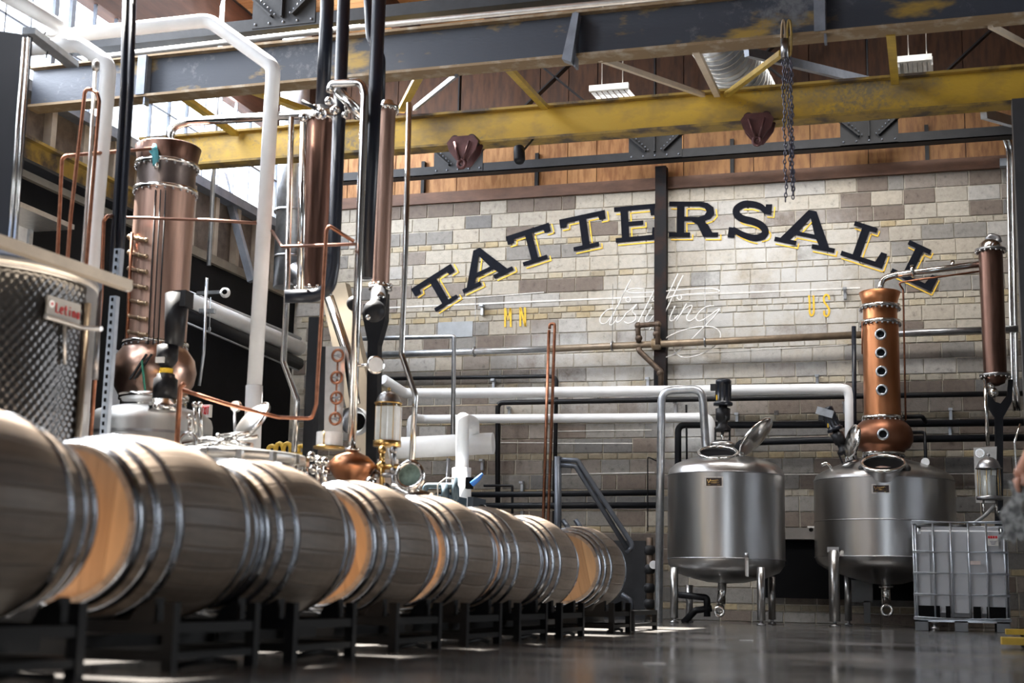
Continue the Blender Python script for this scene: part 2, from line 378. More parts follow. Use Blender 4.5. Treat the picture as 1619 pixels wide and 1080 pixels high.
# paint stripes on the wall
g = G()
for (a, b_, c, d, hh) in ((600, 487, 1360, 455, 1.3), (700, 474, 860, 462, .7), (870, 682, 1030, 680, .6), (1000, 701, 870, 701, .8), (880, 750, 1035, 747, .9), (1240, 750, 1560, 749, .9), (620, 700, 870, 700, .6), (1040, 562, 1340, 545, .5)):
    p, q = P(a, b_, YW-.009), P(c, d, YW-.009); g.beam(p, q, M1(p, hh*2), .004, (0, 1, 0)) if False else g.hexa([p+V((0, 0, -M1(p, hh))), q+V((0, 0, -M1(q, hh))), q+V((0, .012, -M1(q, hh))), p+V((0, .012, -M1(p, hh))), p+V((0, 0, M1(p, hh))), q+V((0, 0, M1(q, hh))), q+V((0, .012, M1(q, hh))), p+V((0, .012, M1(p, hh)))])
g.put('paint_stripe', WPAINT, wb)
# pale patched rectangle
g = G().span(P(692, 534, YW-.012), P(748, 508, YW)+V((0, 0, 0))); g.put('patched_panel', mat('blue_grey_patch', (.38, .40, .42), .8), wb)
# brown plate on top of the block wall + plywood above
G().span((XL, YW-.06, 5.76), (XR, YW+.3, 5.92)).struct('trim_1', PLATE)
wu = sthing('wall_back_upper')
G().span((XL, YW+.05, 5.92), (XR, YW+.3, ROOFZ)).put('backing', JOIST, wu)
xs = [XL]; rp = random.Random(3)
while xs[-1] < XR: xs.append(xs[-1]+rp.choice((.42, .75, .95, 1.22)))
for i in range(len(xs)-1):
    G().span((xs[i]+.006, YW+.02, 5.925), (xs[i+1]-.006, YW+.05, 6.95)).put('plywood_panel', rp.choice(PLY[:2]) if xs[i] < -3.5 else PLYR, wu)
for i in range(len(xs)-1):
    G().span((xs[i]+.006, YW+.02, 6.96), (xs[i+1]-.006, YW+.05, ROOFZ)).put('plywood_panel', PLY[2], wu)  # upper row takes the plywood with roof shade in its colour
for x in (613, 669, 849, 1158, 1466):
    p = P(x, 300 if x < 700 else 285 if x < 900 else 280 if x < 1200 else 250, YW-.01)
    G().span((p.x-.025, YW-.05, 5.92), (p.x+.025, YW+.03, 6.4)).put('batten', IRON, wu)
# wall post
pp = P(1045, 600, YW-.1)
g = G().span((pp.x-.075, YW-.17, 2.95), (pp.x+.075, YW-.02, 6.05)).box((pp.x, YW-.18, 4.2), (.16, .012, 2.5)); po = g.struct('trim_2', mat('brown_post', (.028, .015, .012), .7, 0, .3, 4, col2=(.012, .012, .014), thr=(.4, .6), spec=.2))
# other walls
wl = sthing('wall_left')
G().span((XL-.25, YF, 0), (XL, YW+.3, ZB)).put('lower_panel', DARKW, wl)
G().span((XL-.05, YF, ZB-.07), (XL+.06, YW, ZB+.04)).put('ledge', mat('dusty_ledge', (.20, .17, .13), .7), wl)
G().span((XL-.25, YF, ZB), (XL-.12, YW+.3, ZS)).put('infill', mat('old_brick_infill', (.12, .09, .07), .8, 0, .5, 5, bump=.4), wl)
for i in range(26):
    y = 3.5+i*.6
    G().span((XL-.12, y, ZB+.04), (XL-.02, y+.09, ZS-.02)).put('stud', mat('pale_stud', (.36, .30, .24), .6), wl)
G().span((XL-.15, YF, ZS-.02), (XL+.05, YW, ZS+.1)).put('sill', IRONG, wl)
G().span((XL-.25, YF, ZT), (XL-.05, YW+.3, ROOFZ)).put('header', JOIST, wl)
for i, (ya, yb) in enumerate(((-6.5, -.2), (0, 6.4), (6.6, 12.5), (12.8, 18.3))):
    w = sthing('window_%d' % (i+1))
    n = max(1, round((yb-ya)/.42))
    g = G(); 
    for k in range(n+1):
        y = ya+(yb-ya)*k/n; fat = .02 if k not in (0, n) else .07
        g.span((XL-.11, y-fat/2, ZS+.1), (XL-.07, y+fat/2, ZT))
    g.put('mullion', IRONG, w)
    G().span((XL-.11, ya, 6.05), (XL-.07, yb, 6.075)).put('transom', IRONG, w)
    G().span((XL-.092, ya, ZS+.1), (XL-.086, yb, ZT)).put('pane', PANE, w)
G().span((XR, YF, 0), (XR+.25, YW+.3, ROOFZ)).struct('wall_right', mat('grey_block_paint', (.12, .11, .10), .8))
wf = sthing('wall_front')
for a, b_ in (((XL, YF-.25, 0), (-.3, YF, ROOFZ)), ((3.3, YF-.25, 0), (XR, YF, ROOFZ)), ((-.3, YF-.25, 0), (3.3, YF, .9)), ((-.3, YF-.25, 3.7), (3.3, YF, ROOFZ))):
    G().span(a, b_).put('wall_panel', mat('front_wall_paint', (.10, .09, .085), .8), wf)
dr = sthing('door_2')
G().span((XL, -1.3, 0), (XL+.04, 2.3, 3.6)).put('door_panel', GALV, dr)
wr = sthing('window_7'); G().span((XR-.04, 9.8, .5), (XR, 14.6, 2.9)).put('frame', GALV, wr)
w = sthing('window_5')
g = G()
for k in range(5): g.span((-.3+.9*k-.03, YF-.1, .9), (-.3+.9*k+.03, YF-.04, 3.7))
g.put('mullion', IRONG, w)
G().span((-.3, YF-.08, .9), (3.3, YF-.07, 3.7)).put('pane', PANE, w)
# roof: planks, purlins
rf = sthing('ceiling')
SX0, SX1, SY0, SY1 = -8.9, -6.43, 4.2, 16.0        # skylight over the left bay
for a, b_ in (((XL-.3, YF-.3), (SX0, YW+.4)), ((SX1, YF-.3), (XR+.3, YW+.4)), ((SX0, YF-.3), (SX1, SY0)), ((SX0, SY1), (SX1, YW+.4))):
    G().span((a[0], a[1], ROOFZ+.03), (b_[0], b_[1], ROOFZ+.2)).put('roof_deck', JOIST, rf)
wk = sthing('window_8')
G().span((SX0, SY0, ROOFZ+.17), (SX1, SY1, ROOFZ+.18)).put('pane', PANE, wk)
for k in range(9): G().span((SX0, SY0+(SY1-SY0)*k/8-.025, ROOFZ+.1), (SX1, SY0+(SY1-SY0)*k/8+.025, ROOFZ+.17)).put('mullion', IRONG, wk)
wk2 = sthing('window_9'); G().span((-4.9, 14.75, ROOFZ-.3), (.9, 15.85, ROOFZ-.26)).put('frame', IRONG, wk2)  # added plate over the roof fill lamp, no opening in the deck here
y = 6.5; k = 0
while y < YW:
    pm_ = PLANK[rp.randrange(3)]
    for xa, xb in (((XL, SX0), (SX1, XR)) if y < SY1 else ((XL, XR),)): G().span((xa, y+.004, ROOFZ), (xb, y+.186, ROOFZ+.028)).put('roof_plank', pm_, rf)
    y += .19
for i in range(11):
    x = XL+.7+i*1.32
    G().span((x, SY1 if SX0-.2 < x < SX1 else YF, ROOFZ-.34), (x+.12, YW, ROOFZ-.002)).put('purlin', JOIST, rf)
# ================================================================== ROOF TRUSSES
def truss(Y, label, z=6.02, zt=7.75, gx=()):
    t = thing('roof_truss', label, 'truss', (-2, Y, z), 'riveted steel roof trusses')
    G().span((XL, Y-.09, z), (XR, Y-.075, z+.13)).span((XL, Y-.09, z), (XR, Y+.09, z+.015)).put('bottom_chord', IRON, t)
    G().span((XL, Y-.09, zt), (XR, Y-.07, zt+.15)).span((XL, Y-.09, zt+.13), (XR, Y+.09, zt+.15)).put('top_chord', IRON, t)
    for x in gx:
        G().span((x-.36, Y-.1, z+.02), (x+.36, Y-.085, z+.38)).put('gusset_plate', IRON, t)
        for dx in (-1.9, 1.9):
            if x+dx < XR and x+dx > XL:
                G().beam((x+.12*(1 if dx > 0 else -1), Y-.11, z+.12), (x+dx, Y-.11, zt), .02, .11, (0, 1, 0)).put('diagonal', IRON, t)
        G().beam((x, Y-.12, z+.1), (x, Y-.12, zt), .02, .09, (0, 1, 0)).put('vertical', IRON, t)
        g = G()
        for q in range(5): g.sph((x-.32+.16*q, Y-.105, z+.06), .014, 6); g.sph((x-.25+.04*q, Y-.13, z+.30-.04*q), .012, 6); g.sph((x+.25-.04*q, Y-.13, z+.30-.04*q), .012, 6)
        g.put('rivets', IRONG, t)['kind'] = 'stuff'
    return t
xw = [P(728, 262, 18.05).x, pp.x, P(1375, 225, 18.05).x]
truss(18.05, 'black riveted truss against the plywood above the block wall', gx=xw)
truss(12.7, 'dark riveted truss just above the grey crane girder', gx=(P(455, 30, 12.7).x, -1.0, 2.2))
g = G(); g.tube([P(140, 92, 11.3), P(540, 46, 11.3), P(1010, 0, 11.3), P(1300, -30, 11.3)], .028, 10)
g.solo('conduit', ALU, 'long pale conduit running above the grey crane girder', 'conduit')
# ================================================================== CRANE GIRDERS
def girder(Y, z0, z1, xa, xb, web, fl, label, nm='crane_girder', grp='crane girders'):
    t = thing(nm, label, 'girder', (-3, Y, z0), grp)
    G().span((xa, Y-.012, z0+.025), (xb, Y+.012, z1-.025)).put('web', web, t)
    G().span((xa, Y-.11, z0), (xb, Y+.11, z0+.026)).put('bottom_flange', fl, t)
    G().span((xa, Y-.09, z1-.026), (xb, Y+.09, z1)).put('top_flange', fl, t)
    return t
yg = girder(14.0, 5.05, 5.44, -8.95, 3.5, YELLOW, YELLOWD, 'worn yellow crane girder with two maroon trolleys hanging on it')
dg = girder(11.9, 5.08, 5.53, -8.95, 3.5, DKGIRD, RUSTE, 'grey crane girder with flaking yellow paint, nearer of the two')
for x in (1297, 225, 905):
    p = P(x, 40 if x > 1000 else 140, 11.82)
    if x == 905: G().extr([P(905, 20, 11.72), P(915, 20, 11.72), P(903, 98, 11.72), P(888, 93, 11.72)], (0, .1, 0)).span((P(913, 20, 11.85).x-.01, 11.78, 4.98), (P(913, 20, 11.85).x+.01, 11.88, 5.5)).put('stiffener', IRONG, dg)
    else: G().span((p.x-.05, 11.78, 5.10), (p.x+.045, 11.88, 5.51)).span((p.x+.03, 11.8, 5.0), (p.x+.05, 11.88, 5.5)).put('stiffener', IRONG, dg)
# bracing between the girders
def brace(a, b, w, m, label, Y0=11.96, Y1=13.92, t=.05, nm='crane_brace', grp=None):
    p, q = P(a[0], a[1], Y0), P(b[0], b[1], Y1)
    G().beam(p, q, M1(p, w), t).solo(nm, m, label, 'brace', grp)
brace((664, 118), (634, 175), 13, YBR, 'short yellow brace left of the long grey rod, between the girders')
brace((722, 118), (655, 172), 5, IRONG, 'thin grey rod leaning between the two crane girders on the left')
brace((802, 106), (862, 170), 12, YBR, 'yellow brace running down right above the left maroon trolley')
brace((948, 93), (1112, 150), 7, CREAM, 'long cream brace between the girders under the louvred lamp')
brace((1100, 80), (1134, 150), 11, CREAM, 'cream-edged brace just left of the spiral duct')
brace((1236, 84), (1148, 150), 9, YBR, 'yellow brace crossing in front of the spiral duct')
brace((1408, 52), (1415, 130), 14, YBR, 'upright yellow brace beside the right louvred lamp')
brace((1565, 40), (1640, 80), 7, CREAM, 'cream brace at the top right corner of the hall')
brace((285, 150), (372, 212), 13, YBR, 'yellow brace in front of the left windows')
brace((395, 142), (505, 182), 16, YBR, 'flat yellow brace behind the two dark risers')
brace((1180, 82), (1420, 140), 9, IRONG, 'long grey flat bar behind the chains', 14.2, 17.0, .1)
brace((1555, 180), (1650, 207), 10, GALV, 'bright grey flat bar above the right wall conduits', 14.2, 16.5, .1)
# runway along left wall
t = thing('crane_runway', 'dirty yellow runway beam along the black left wall', 'girder', (-8.8, 10, 4.42))
G().span((-8.82, 4, 4.45), (-8.78, 13.75, 4.66)).put('web', YELLOWD, t)
G().span((-8.9, 4, 4.42), (-8.7, 13.75, 4.45)).put('bottom_flange', IRON, t); G().span((-8.9, 4, 4.66), (-8.7, 13.75, 4.69)).put('top_flange', YELLOWD, t)
# trolleys
def trolley(x, y, label):
    Y = 13.82; c = P(x, y, Y); s = M1(c, 1)
    t = thing('beam_trolley', label, 'trolley', c, 'maroon beam trolleys')
    q = lambda dx, dy, dY=0: c + V((dx*s, dY, -dy*s))
    for dY in (-.05, .12):
        G().extr([q(-26, -12, dY), q(-18, -22, dY), q(18, -22, dY), q(26, -12, dY), q(22, 2, dY), q(6, 22, dY), q(-6, 22, dY), q(-22, 2, dY)], (0, .02, 0)).put('side_plate', MAROON, t)
    for dx in (-14, 14):
        G().disc(q(dx, -17, -.03), 8*s, .14, (0, 1, 0), 16).put('wheel', mat('dark_wheel', (.04, .025, .025), .4, .5), t)
        G().tube([q(dx*.9, -12, -.07), q(dx*.25, 18, -.07)], 1.8*s, 8).put('link_rod', MAROON, t)
    g = G(); g.tube([q(6*math.cos(a), 24+7*math.sin(a), -.05) for a in [k*math.pi/6 for k in range(12)]], 3*s, 8, closed=True); g.put('hanging_eye', MAROON, t)
trolley(733, 238, 'maroon beam trolley on the left half of the yellow girder')
trolley(1198, 202, 'maroon beam trolley on the right half of the yellow girder')
# chain hoist
Yc = 11.76
t = thing('chain_hoist', 'chain hoist with long hanging chains in front of both girders', 'hoist', P(1244, 100, Yc))
for x in (1239, 1248):
    c = P(x, 60, Yc); g = G(); s = M1(c, 1)
    g.tube([c+V((3.2*s*math.cos(a), 0, 30*s*math.sin(a))) for a in [k*math.pi/14 for k in range(28)]], 2.1*s, 8, closed=True); g.put('shackle', RUSTE if x == 1239 else YELLOWD, t)
G().tube([P(1240, 62, Yc), P(1241, 92, Yc)], .035, 10).put('pull_block', STEELD, t)
def chain(x, y0, y1, dx=0):
    a, b = P(x, y0, Yc), P(x+dx, y1, Yc); n = int((a-b).length/.036); g = G()
    for k in range(n):
        c = a.lerp(b, k/n)+V((.006*math.sin(k*.7), 0, 0)); o = (k % 2)
        g.tube([c+V((.011*math.cos(q)*(1-o), .011*math.cos(q)*o, .022*math.sin(q))) for q in [j*math.pi/4 for j in range(8)]], .0055, 5, closed=True)
    g.put('chain', mat('blued_chain', (.10, .10, .13), .35, .8, .4, 20), t)
chain(1238, 100, 322, 5); chain(1243, 95, 305, 9); chain(1249, 90, 318, 6); chain(1251, 105, 312, 3)
# spotlight
c = P(821, 245, 13.44)
g = G().lathe(c, [(0, -.09), (.055, -.09), (.06, -.02), (.06, .06), (.045, .09), (0, .09)], 16, (.15, -.3, -1)).tube([c, V((c.x, 13.93, 5.06))], .012, 8).solo('spotlight', FOAM, 'small black cylinder spotlight under the yellow girder', 'lamp')
# louvre lamps
def lamp(x, y, w, h, label, Y=15.6, hang=60):
    a = P(x, y, Y); s = M1(a, 1); t = thing('louvred_lamp', label, 'lamp', a, 'louvred ceiling lamps')
    G().box(a+V((w*s/2, 0, -.03)), (w*s, .05, .07)).put('end_frame', LOUVR, t)
    n = 7
    for k in range(n):
        G().beam(a+V((w*s*(k+.5)/n, .03, -.06)), a+V((w*s*(k+.5)/n+.12, -.02, -.06-h*s)) if w > 55 else a+V((w*s*(k+.5)/n, .55, -.05)), .012, .042, (1, 0, 0)).put('louvre', LOUVR, t)
    if w > 55:
        G().box(a+V((w*s/2+.12, 0, -.06-h*s)), (w*s, .04, .03)).put('lower_frame', LOUVR, t)
    else: G().box(a+V((w*s/2, .3, -.03)), (w*s, .56, .012)).box(a+V((w*s*.02, .3, -.06)), (.03, .56, .1)).box(a+V((w*s*.98, .3, -.06)), (.03, .56, .1)).put('lower_frame', LOUVR, t)
    for f in (.32, .85): G().tube([a+V((w*s*f, 0, 0)), V((a.x+w*s*f, a.y, ROOFZ))], .006, 6).put('suspension_wire', ALU, t)
lamp(932, 137, 63, 20, 'louvred white lamp hanging left, above the cream brace')
lamp(1419, 91, 52, 30, 'louvred white lamp hanging right, beside the upright yellow brace', 15.6)
# spiral duct
a, b = P(1105, 10, 14.2), P(1185, 150, 16.2)
t = thing('spiral_duct', 'large ribbed silver spiral duct between the crane girders', 'duct', b)
G().tube([a, b], M1(b, 42), 28).put('duct_body', GALV, t)
dz = (b-a); L_ = dz.length; u = dz.normalized(); xx = u.cross(V((0, 0, 1))).normalized(); yy = u.cross(xx); rr = M1(b, 42.5)
hel = [a+u*(L_*k/400)+(xx*math.cos(k*.32)+yy*math.sin(k*.32))*rr for k in range(400)]
G().tube(hel, .009, 4, caps=False).put('seam', ALU, t)
# ================================================================== SIGN PAINTED ON THE WALL
YS = YW-.012
sg = thing('painted_sign', 'arched black slab-serif TATTERSALL lettering with yellow drop lines', 'sign', P(1045, 470, YS))
def rect(x0, y0, x1, y1): return [(x0, y0), (x1, y0), (x1, y1), (x0, y1)]
LT = [[(0, .74), (.14, .74), (.16, .86), (.42, .86), (.42, .12), (.22, .12), (.22, 0), (.78, 0), (.78, .12), (.58, .12), (.58, .86), (.84, .86), (.86, .74), (1, .74), (1, 1), (0, 1)]]
LE = [[(0, 0), (1, 0), (1, .34), (.84, .34), (.82, .13), (.31, .13), (.31, .44), (.64, .44), (.64, .56), (.31, .56), (.31, .87), (.8, .87), (.82, .68), (.96, .68), (.98, 1), (0, 1), (0, .87), (.14, .87), (.14, .13), (0, .13)]]
LL = [[(0, 0), (1, 0), (1, .42), (.86, .42), (.80, .13), (.44, .13), (.44, .87), (.60, .87), (.60, 1), (.06, 1), (.06, .87), (.26, .87), (.26, .13), (0, .13)]]
LA = [[(0, 0), (.36, 0), (.36, .12), (.25, .12), (.315, .27), (.66, .27), (.73, .12), (.62, .12), (.62, 0), (1, 0), (1, .12), (.90, .12), (.57, 1), (.44, 1), (.09, .12), (0, .12)]]
LAh = [(.355, .38), (.50, .80), (.62, .38)]
LR = [[(0, 0), (.43, 0), (.43, .13), (.31, .13), (.31, .46), (.45, .46), (.58, .34), (.70, 0), (1, 0), (1, .13), (.88, .13), (.80, .33), (.70, .45), (.84, .52), (.92, .66), (.90, .84), (.78, .96), (.62, 1), (0, 1), (0, .87), (.16, .87), (.16, .13), (0, .13)]]
LRh = [(.31, .57), (.31, .87), (.60, .87), (.72, .82), (.76, .72), (.72, .62), (.60, .57)]
def tri_poly(loops):
    import mathutils
    return mathutils.geometry.tessellate_polygon([[V((a, b, 0)) for a, b in l] for l in loops])
def area2(l): return sum(l[i][0]*l[(i+1) % len(l)][1]-l[(i+1) % len(l)][0]*l[i][1] for i in range(len(l)))
def paint(loops, m, parent, name, Y=YS, th=.004, label=None):      # loops in pixels
    flat = [p for l in loops for p in l]; g = G(); vs = [g.b.verts.new(P(x, y, Y)) for x, y in flat]
    for tr in tri_poly(loops): g.face([vs[i] for i in tr])
    o = g.put(name, m, parent)
    if label: o['label'] = label
    return o
def letter(glyph, o, xv, yv, ch, hole=None):
    tf = lambda q: (o[0]+q[0]*xv[0]+q[1]*yv[0], o[1]+q[0]*xv[1]+q[1]*yv[1])
    loops = [[tf(q) for q in l] for l in glyph]+([[tf(q) for q in hole]] if hole else [])
    lx, ly = math.hypot(*xv), math.hypot(*yv); xu = (xv[0]/lx, xv[1]/lx); yu = (yv[0]/ly, yv[1]/ly); dxv, dyv = xu[0]*.8-yu[0]*.8, xu[1]*.8-yu[1]*.8
    paint(loops, KPAINT, sg, 'letter', YS-.003, label='black letter %s' % ch)
    g = G()
    for li, l in enumerate(loops):
        ccw = area2(l) > 0            # pixel space, y down
        for i in range(len(l)):
            (x0, y0), (x1, y1) = l[i], l[(i+1) % len(l)]
            dx, dy = x1-x0, y1-y0; ln = math.hypot(dx, dy)
            if ln < 1.5: continue
            nx, ny = (dy/ln, -dx/ln)
            if not ccw: nx, ny = -nx, -ny
            if li > 0: nx, ny = -nx, -ny
            if nx*dxv+ny*dyv < .35: continue
            ox, oy = 4.2*xu[0]-4.2*yu[0], 4.2*xu[1]-4.2*yu[1]; h = .95; ex, ey = dx/ln*h, dy/ln*h
            a = (x0+ox-ex, y0+oy-ey); b = (x1+ox+ex, y1+oy+ey)
            g.face([g.b.verts.new(P(px_+sx*nx*h, py_+sx*ny*h, YS)) for (px_, py_), sx in ((a, -1), (b, -1), (b, 1), (a, 1))])
    g.put('letter_shadow', YPAINT, sg)['label'] = 'thin yellow drop line of letter %s' % ch
letter(LT, (675.5, 502), (63, -40), (-26, -45), 'T')
letter(LA, (733, 464), (79, -37), (-19.5, -51.5), 'A', LAh)
letter(LT, (813, 426), (68, -22), (-13.5, -52), 'T')
letter(LT, (891.5, 400.8), (72, -15.5), (-7.5, -53.5), 'T')
letter(LE, (973.7, 384), (70, -6.5), (-3, -56), 'E')
letter(LR, (1057.5, 374.7), (78, 0), (.5, -56), 'R', LRh)
letter(LA, (1223.8, 381), (95, 19), (13, -57.5), 'A', LAh)
letter(LL, (1328.3, 403.5), (66, 21.5), (20, -55.5), 'L')
letter(LL, (1407.5, 431), (64, 30), (27, -53.5), 'L')
# S from a stroke
def stroke_loop(pts, w):
    L_, R_ = [], []
    for i, p in enumerate(pts):
        a = pts[max(0, i-1)]; b = pts[min(len(pts)-1, i+1)]; dx, dy = b[0]-a[0], b[1]-a[1]; l = math.hypot(dx, dy); nx, ny = -dy/l, dx/l
        ww = w[i] if isinstance(w, list) else w
        L_.append((p[0]+nx*ww/2, p[1]+ny*ww/2)); R_.append((p[0]-nx*ww/2, p[1]-ny*ww/2))
    return L_+R_[::-1]
def smooth(pts, n=4):
    out = []
    for i in range(len(pts)-1):
        p0, p1, p2, p3 = pts[max(0, i-1)], pts[i], pts[i+1], pts[min(len(pts)-1, i+2)]
        for k in range(n):
            t = k/n; out.append(tuple(.5*((2*p1[j])+(-p0[j]+p2[j])*t+(2*p0[j]-5*p1[j]+4*p2[j]-p3[j])*t*t+(-p0[j]+3*p1[j]-3*p2[j]+p3[j])*t**3) for j in (0, 1)))
    return out+[pts[-1]]
SP = smooth([(1212, 336), (1203, 327), (1190, 323), (1176, 323), (1165, 330), (1165, 339), (1174, 346), (1190, 350), (1203, 356), (1210, 365), (1206, 373), (1192, 376), (1174, 371), (1158, 362)])
def strip(pts, w, m, parent, name, Y, label=None):
    Lp = stroke_loop(pts, w); n = len(pts); g = G(); vs = [g.b.verts.new(P(x, y, Y)) for x, y in Lp]
    for i in range(n-1): g.face([vs[i], vs[i+1], vs[2*n-2-i], vs[2*n-1-i]])
    if name is None: return g
    o = g.put(name, m, parent)
    if label: o['label'] = label
    return o
g = strip(SP, [6+5.5*math.sin(math.pi*min(1, max(0, (i+4)/(len(SP)+7))))**.5 for i in range(len(SP))], KPAINT, sg, None, YS-.003)
for q in ([(1211, 323), (1221, 323), (1219.5, 340), (1209, 338)], [(1152.5, 359), (1163, 360), (1161, 376), (1150.3, 375.5)]): g.face([g.b.verts.new(P(x, y, YS-.0031)) for x, y in q])
g.put('letter', KPAINT, sg)['label'] = 'black letter S'
g = strip([(x+8.5, y+6) for x, y in SP[30:44]], 1.9, None, sg, None, YS)
for l in ([(x+6, y+9) for x, y in SP[44:]], [(1225, 327), (1223.5, 344), (1213, 343)], [(x+2, y+8.5) for x, y in SP[22:33]], [(1176, 331.5), (1190, 331), (1200, 334)]):
    Lp = stroke_loop(l, 1.9); n = len(l); vs = [g.b.verts.new(P(x, y, YS)) for x, y in Lp]
    for i in range(n-1): g.face([vs[i], vs[i+1], vs[2*n-2-i], vs[2*n-1-i]])
g.put('letter_shadow', YPAINT, sg)['label'] = 'thin yellow drop line of letter S'
# MN / US
def yl(strokes, label, w, ch):
    t = thing('painted_letters', label, 'sign', P(strokes[0][0][0], strokes[0][0][1], YS), 'small yellow letters on the wall')
    return t
def small(label, sets):
    t = thing('painted_letters', label, 'sign', P(sets[0][1][0][0][0], 500, YS), 'small yellow letters on the wall')
    for ch, sts in sets:
        g = G()
        for l in sts:
            Lp = stroke_loop(l, 3.0); n = len(l); vs = [g.b.verts.new(P(x, y, YS)) for x, y in Lp]
            for i in range(n-1): g.face([vs[i], vs[i+1], vs[2*n-2-i], vs[2*n-1-i]])
        g.put('letter', YPAINT, t)['label'] = 'yellow letter %s' % ch
small('yellow condensed letters MN painted left of the white script', [('M', [[(798.5, 487), (798.5, 517)], [(807, 487), (807.5, 517)], [(798.5, 487), (803, 506), (807, 487)]]), ('N', [[(822.5, 486), (822.5, 516)], [(830, 486), (830.5, 516)], [(822.5, 486), (830.5, 516)]])])
small('yellow condensed letters US painted right of the white script', [('U', [smooth([(1279, 467), (1280, 480), (1280, 494), (1283, 499), (1286.5, 494), (1286.5, 480), (1286, 467)])]), ('S', [smooth([(1311, 474), (1310, 468), (1306, 466), (1302.5, 470), (1303, 477), (1308, 484), (1311, 490), (1310, 497), (1306.5, 500), (1303, 497), (1303, 491)])])])
# script sign: white tubing
YN = YW-.16
sc_ = thing('script_sign', 'white handwritten distilling sign of bent tubing on the wall', 'sign', P(1045, 520, YN))
def S6(l): return [(870+x/6, 430+y/6) for x, y in l]
SCR = [
 ('d', [(600, 350), (540, 362), (485, 420), (472, 465), (490, 492), (530, 485), (590, 410), (640, 330), (700, 200), (765, 70)]), ('d', [(700, 200), (620, 370), (565, 480), (575, 505), (605, 485), (660, 400)]),
 ('i', [(660, 400), (630, 455), (640, 480), (680, 455), (720, 395)]), ('s', [(720, 395), (775, 350), (822, 308), (780, 370), (815, 420), (800, 465), (740, 488), (700, 470)]),
 ('t', [(1062, 18), (990, 170), (900, 350), (800, 545)]), ('i', [(965, 335), (910, 430), (905, 470), (935, 470), (985, 410)]),
 ('l', [(1212, 15), (1130, 190), (1040, 370), (985, 480), (940, 555)]), ('l', [(1262, 30), (1180, 200), (1080, 400), (1020, 500)]),
 ('i', [(1185, 325), (1140, 420), (1135, 460), (1165, 462), (1215, 410)]), ('n', [(1295, 300), (1250, 380), (1198, 465)]), ('n', [(1198, 465), (1270, 360), (1340, 318), (1335, 360), (1295, 430), (1310, 466), (1350, 455), (1390, 420)]),
 ('g', [(1555, 320), (1470, 335), (1400, 400), (1385, 450), (1420, 466), (1490, 430), (1605, 350), (1560, 420), (1480, 500), (1340, 640), (1200, 765), (1080, 812), (995, 805), (985, 755), (1060, 655), (1180, 585), (1330, 535), (1480, 518), (1580, 540), (1618, 610), (1560, 700), (1420, 785), (1270, 812), (1195, 775), (1170, 715)]),
 ('bar', [(900, 160), (780, 160), (722, 185), (800, 202), (1000, 190), (1300, 166), (1500, 157), (1602, 176), (1570, 198), (1400, 208), (1200, 225), (1060, 262), (985, 275), (970, 255), (1000, 240)]),
]
NEON = mat('white_tubing', (.86, .85, .83), .35)
for ch, l in SCR:
    pts = smooth(S6(l)); G().tube([P(x, y, YN) for x, y in pts], M1(P(1000, 500, YN), 1.05), 7).put('letter_%s' % ch if ch != 'bar' else 'cross_bar', NEON, sc_)
for x, y in ((740, 265), (1225, 243)):
    cx, cy = 870+x/6, 430+y/6; G().tube([P(cx+3.6*math.cos(a), cy+3.6*math.sin(a), YN) for a in [k*math.pi/6 for k in range(12)]], M1(P(1000, 500, YN), .9), 6, closed=True).put('dot', NEON, sc_)
# ================================================================== WALL PIPES
YP = 18.28
t = thing('sprinkler_main', 'long grey-brown sprinkler main across the back wall', 'pipe', P(1045, 545, YP))
G().tube([P(570, 562, YP), P(868, 552, YP)], .047, 14).put('grey_length', GALV, t); G().tube([P(866, 552, YP), P(1031, 544.5, YP), P(1370, 529, YP)], .047, 14).put('brown_length', mat('dusty_brown_pipe', (.26, .20, .14), .45, .4, .25, 9), t); G().tube([P(1368, 529, YP), P(1610, 520, YP)], .045, 14).put('right_length', STEELD, t)
for x, y in ((968, 547), (1115, 540.5), (750, 556)):
    g = G(); c = P(x, y, YP); g.tube([c+V((.06*math.cos(a)*0, 0, 0))+V((0, .062*math.cos(a), .062*math.sin(a))) for a in [k*math.pi/8 for k in range(16)]], .012, 6, closed=True); g.tube([c+V((0, 0, .06)), c+V((0, 0, .85))], .004, 6); g.put('hanger', STEELD, t)
G().lathe(P(1031, 544.5, YP), [(.0, 0), (.07, 0), (.078, .02), (.078, .1), (.07, .12), (0, .12)], 16, (1, 0, .0)).put('coupling', RUSTE, t)
t = thing('valve_branch', 'rusty pipe branch with elbow and valve below the script sign', 'pipe', P(1038, 545, YP))
YV = 18.22
G().tube([P(1010, 541, YV), P(1008, 515, YV), P(1040, 512, YV), P(1040, 545, YV)], .035, 12, .05).put('upper_loop', mat('rusty_iron', (.10, .07, .05), .5, .5, .4, 15), t)
G().tube([P(1009, 550, YV), P(1012, 556, YV), P(1045, 588, YV), P(1045, 612, YV)], .038, 12, .05).put('lower_leg', mat('rusty_iron', (0, 0, 0)), t)
for x, y in ((1009, 515), (1040, 513), (1038, 528), (1010, 535), (1044, 590)): G().sph(P(x, y, YV), .05, 10).put('fitting', MATS['rusty_iron'], t)
t = thing('insulated_pipe', 'upper white insulated pipe across the back wall, bending down beside the copper still', 'pipe', P(1000, 618, 18.2), 'white insulated wall pipes')
G().tube([P(606, 600, 17.5), P(640, 622, 17.9), P(700, 622, 17.98), P(1344, 615, 17.98), P(1346, 760, 17.98)], .070, 16, .12).put('jacket', WHITEP, t)
t = thing('insulated_pipe', 'lower white insulated pipe across the back wall, ending above the left tank', 'pipe', P(900, 662, 18.2), 'white insulated wall pipes')
G().tube([P(649, 740, 17.7), P(650, 660, 17.7), P(668, 663, 17.98), P(1124, 660, 17.98), P(1122, 760, 17.98)], .060, 16, .12).put('jacket', WHITEP, t)
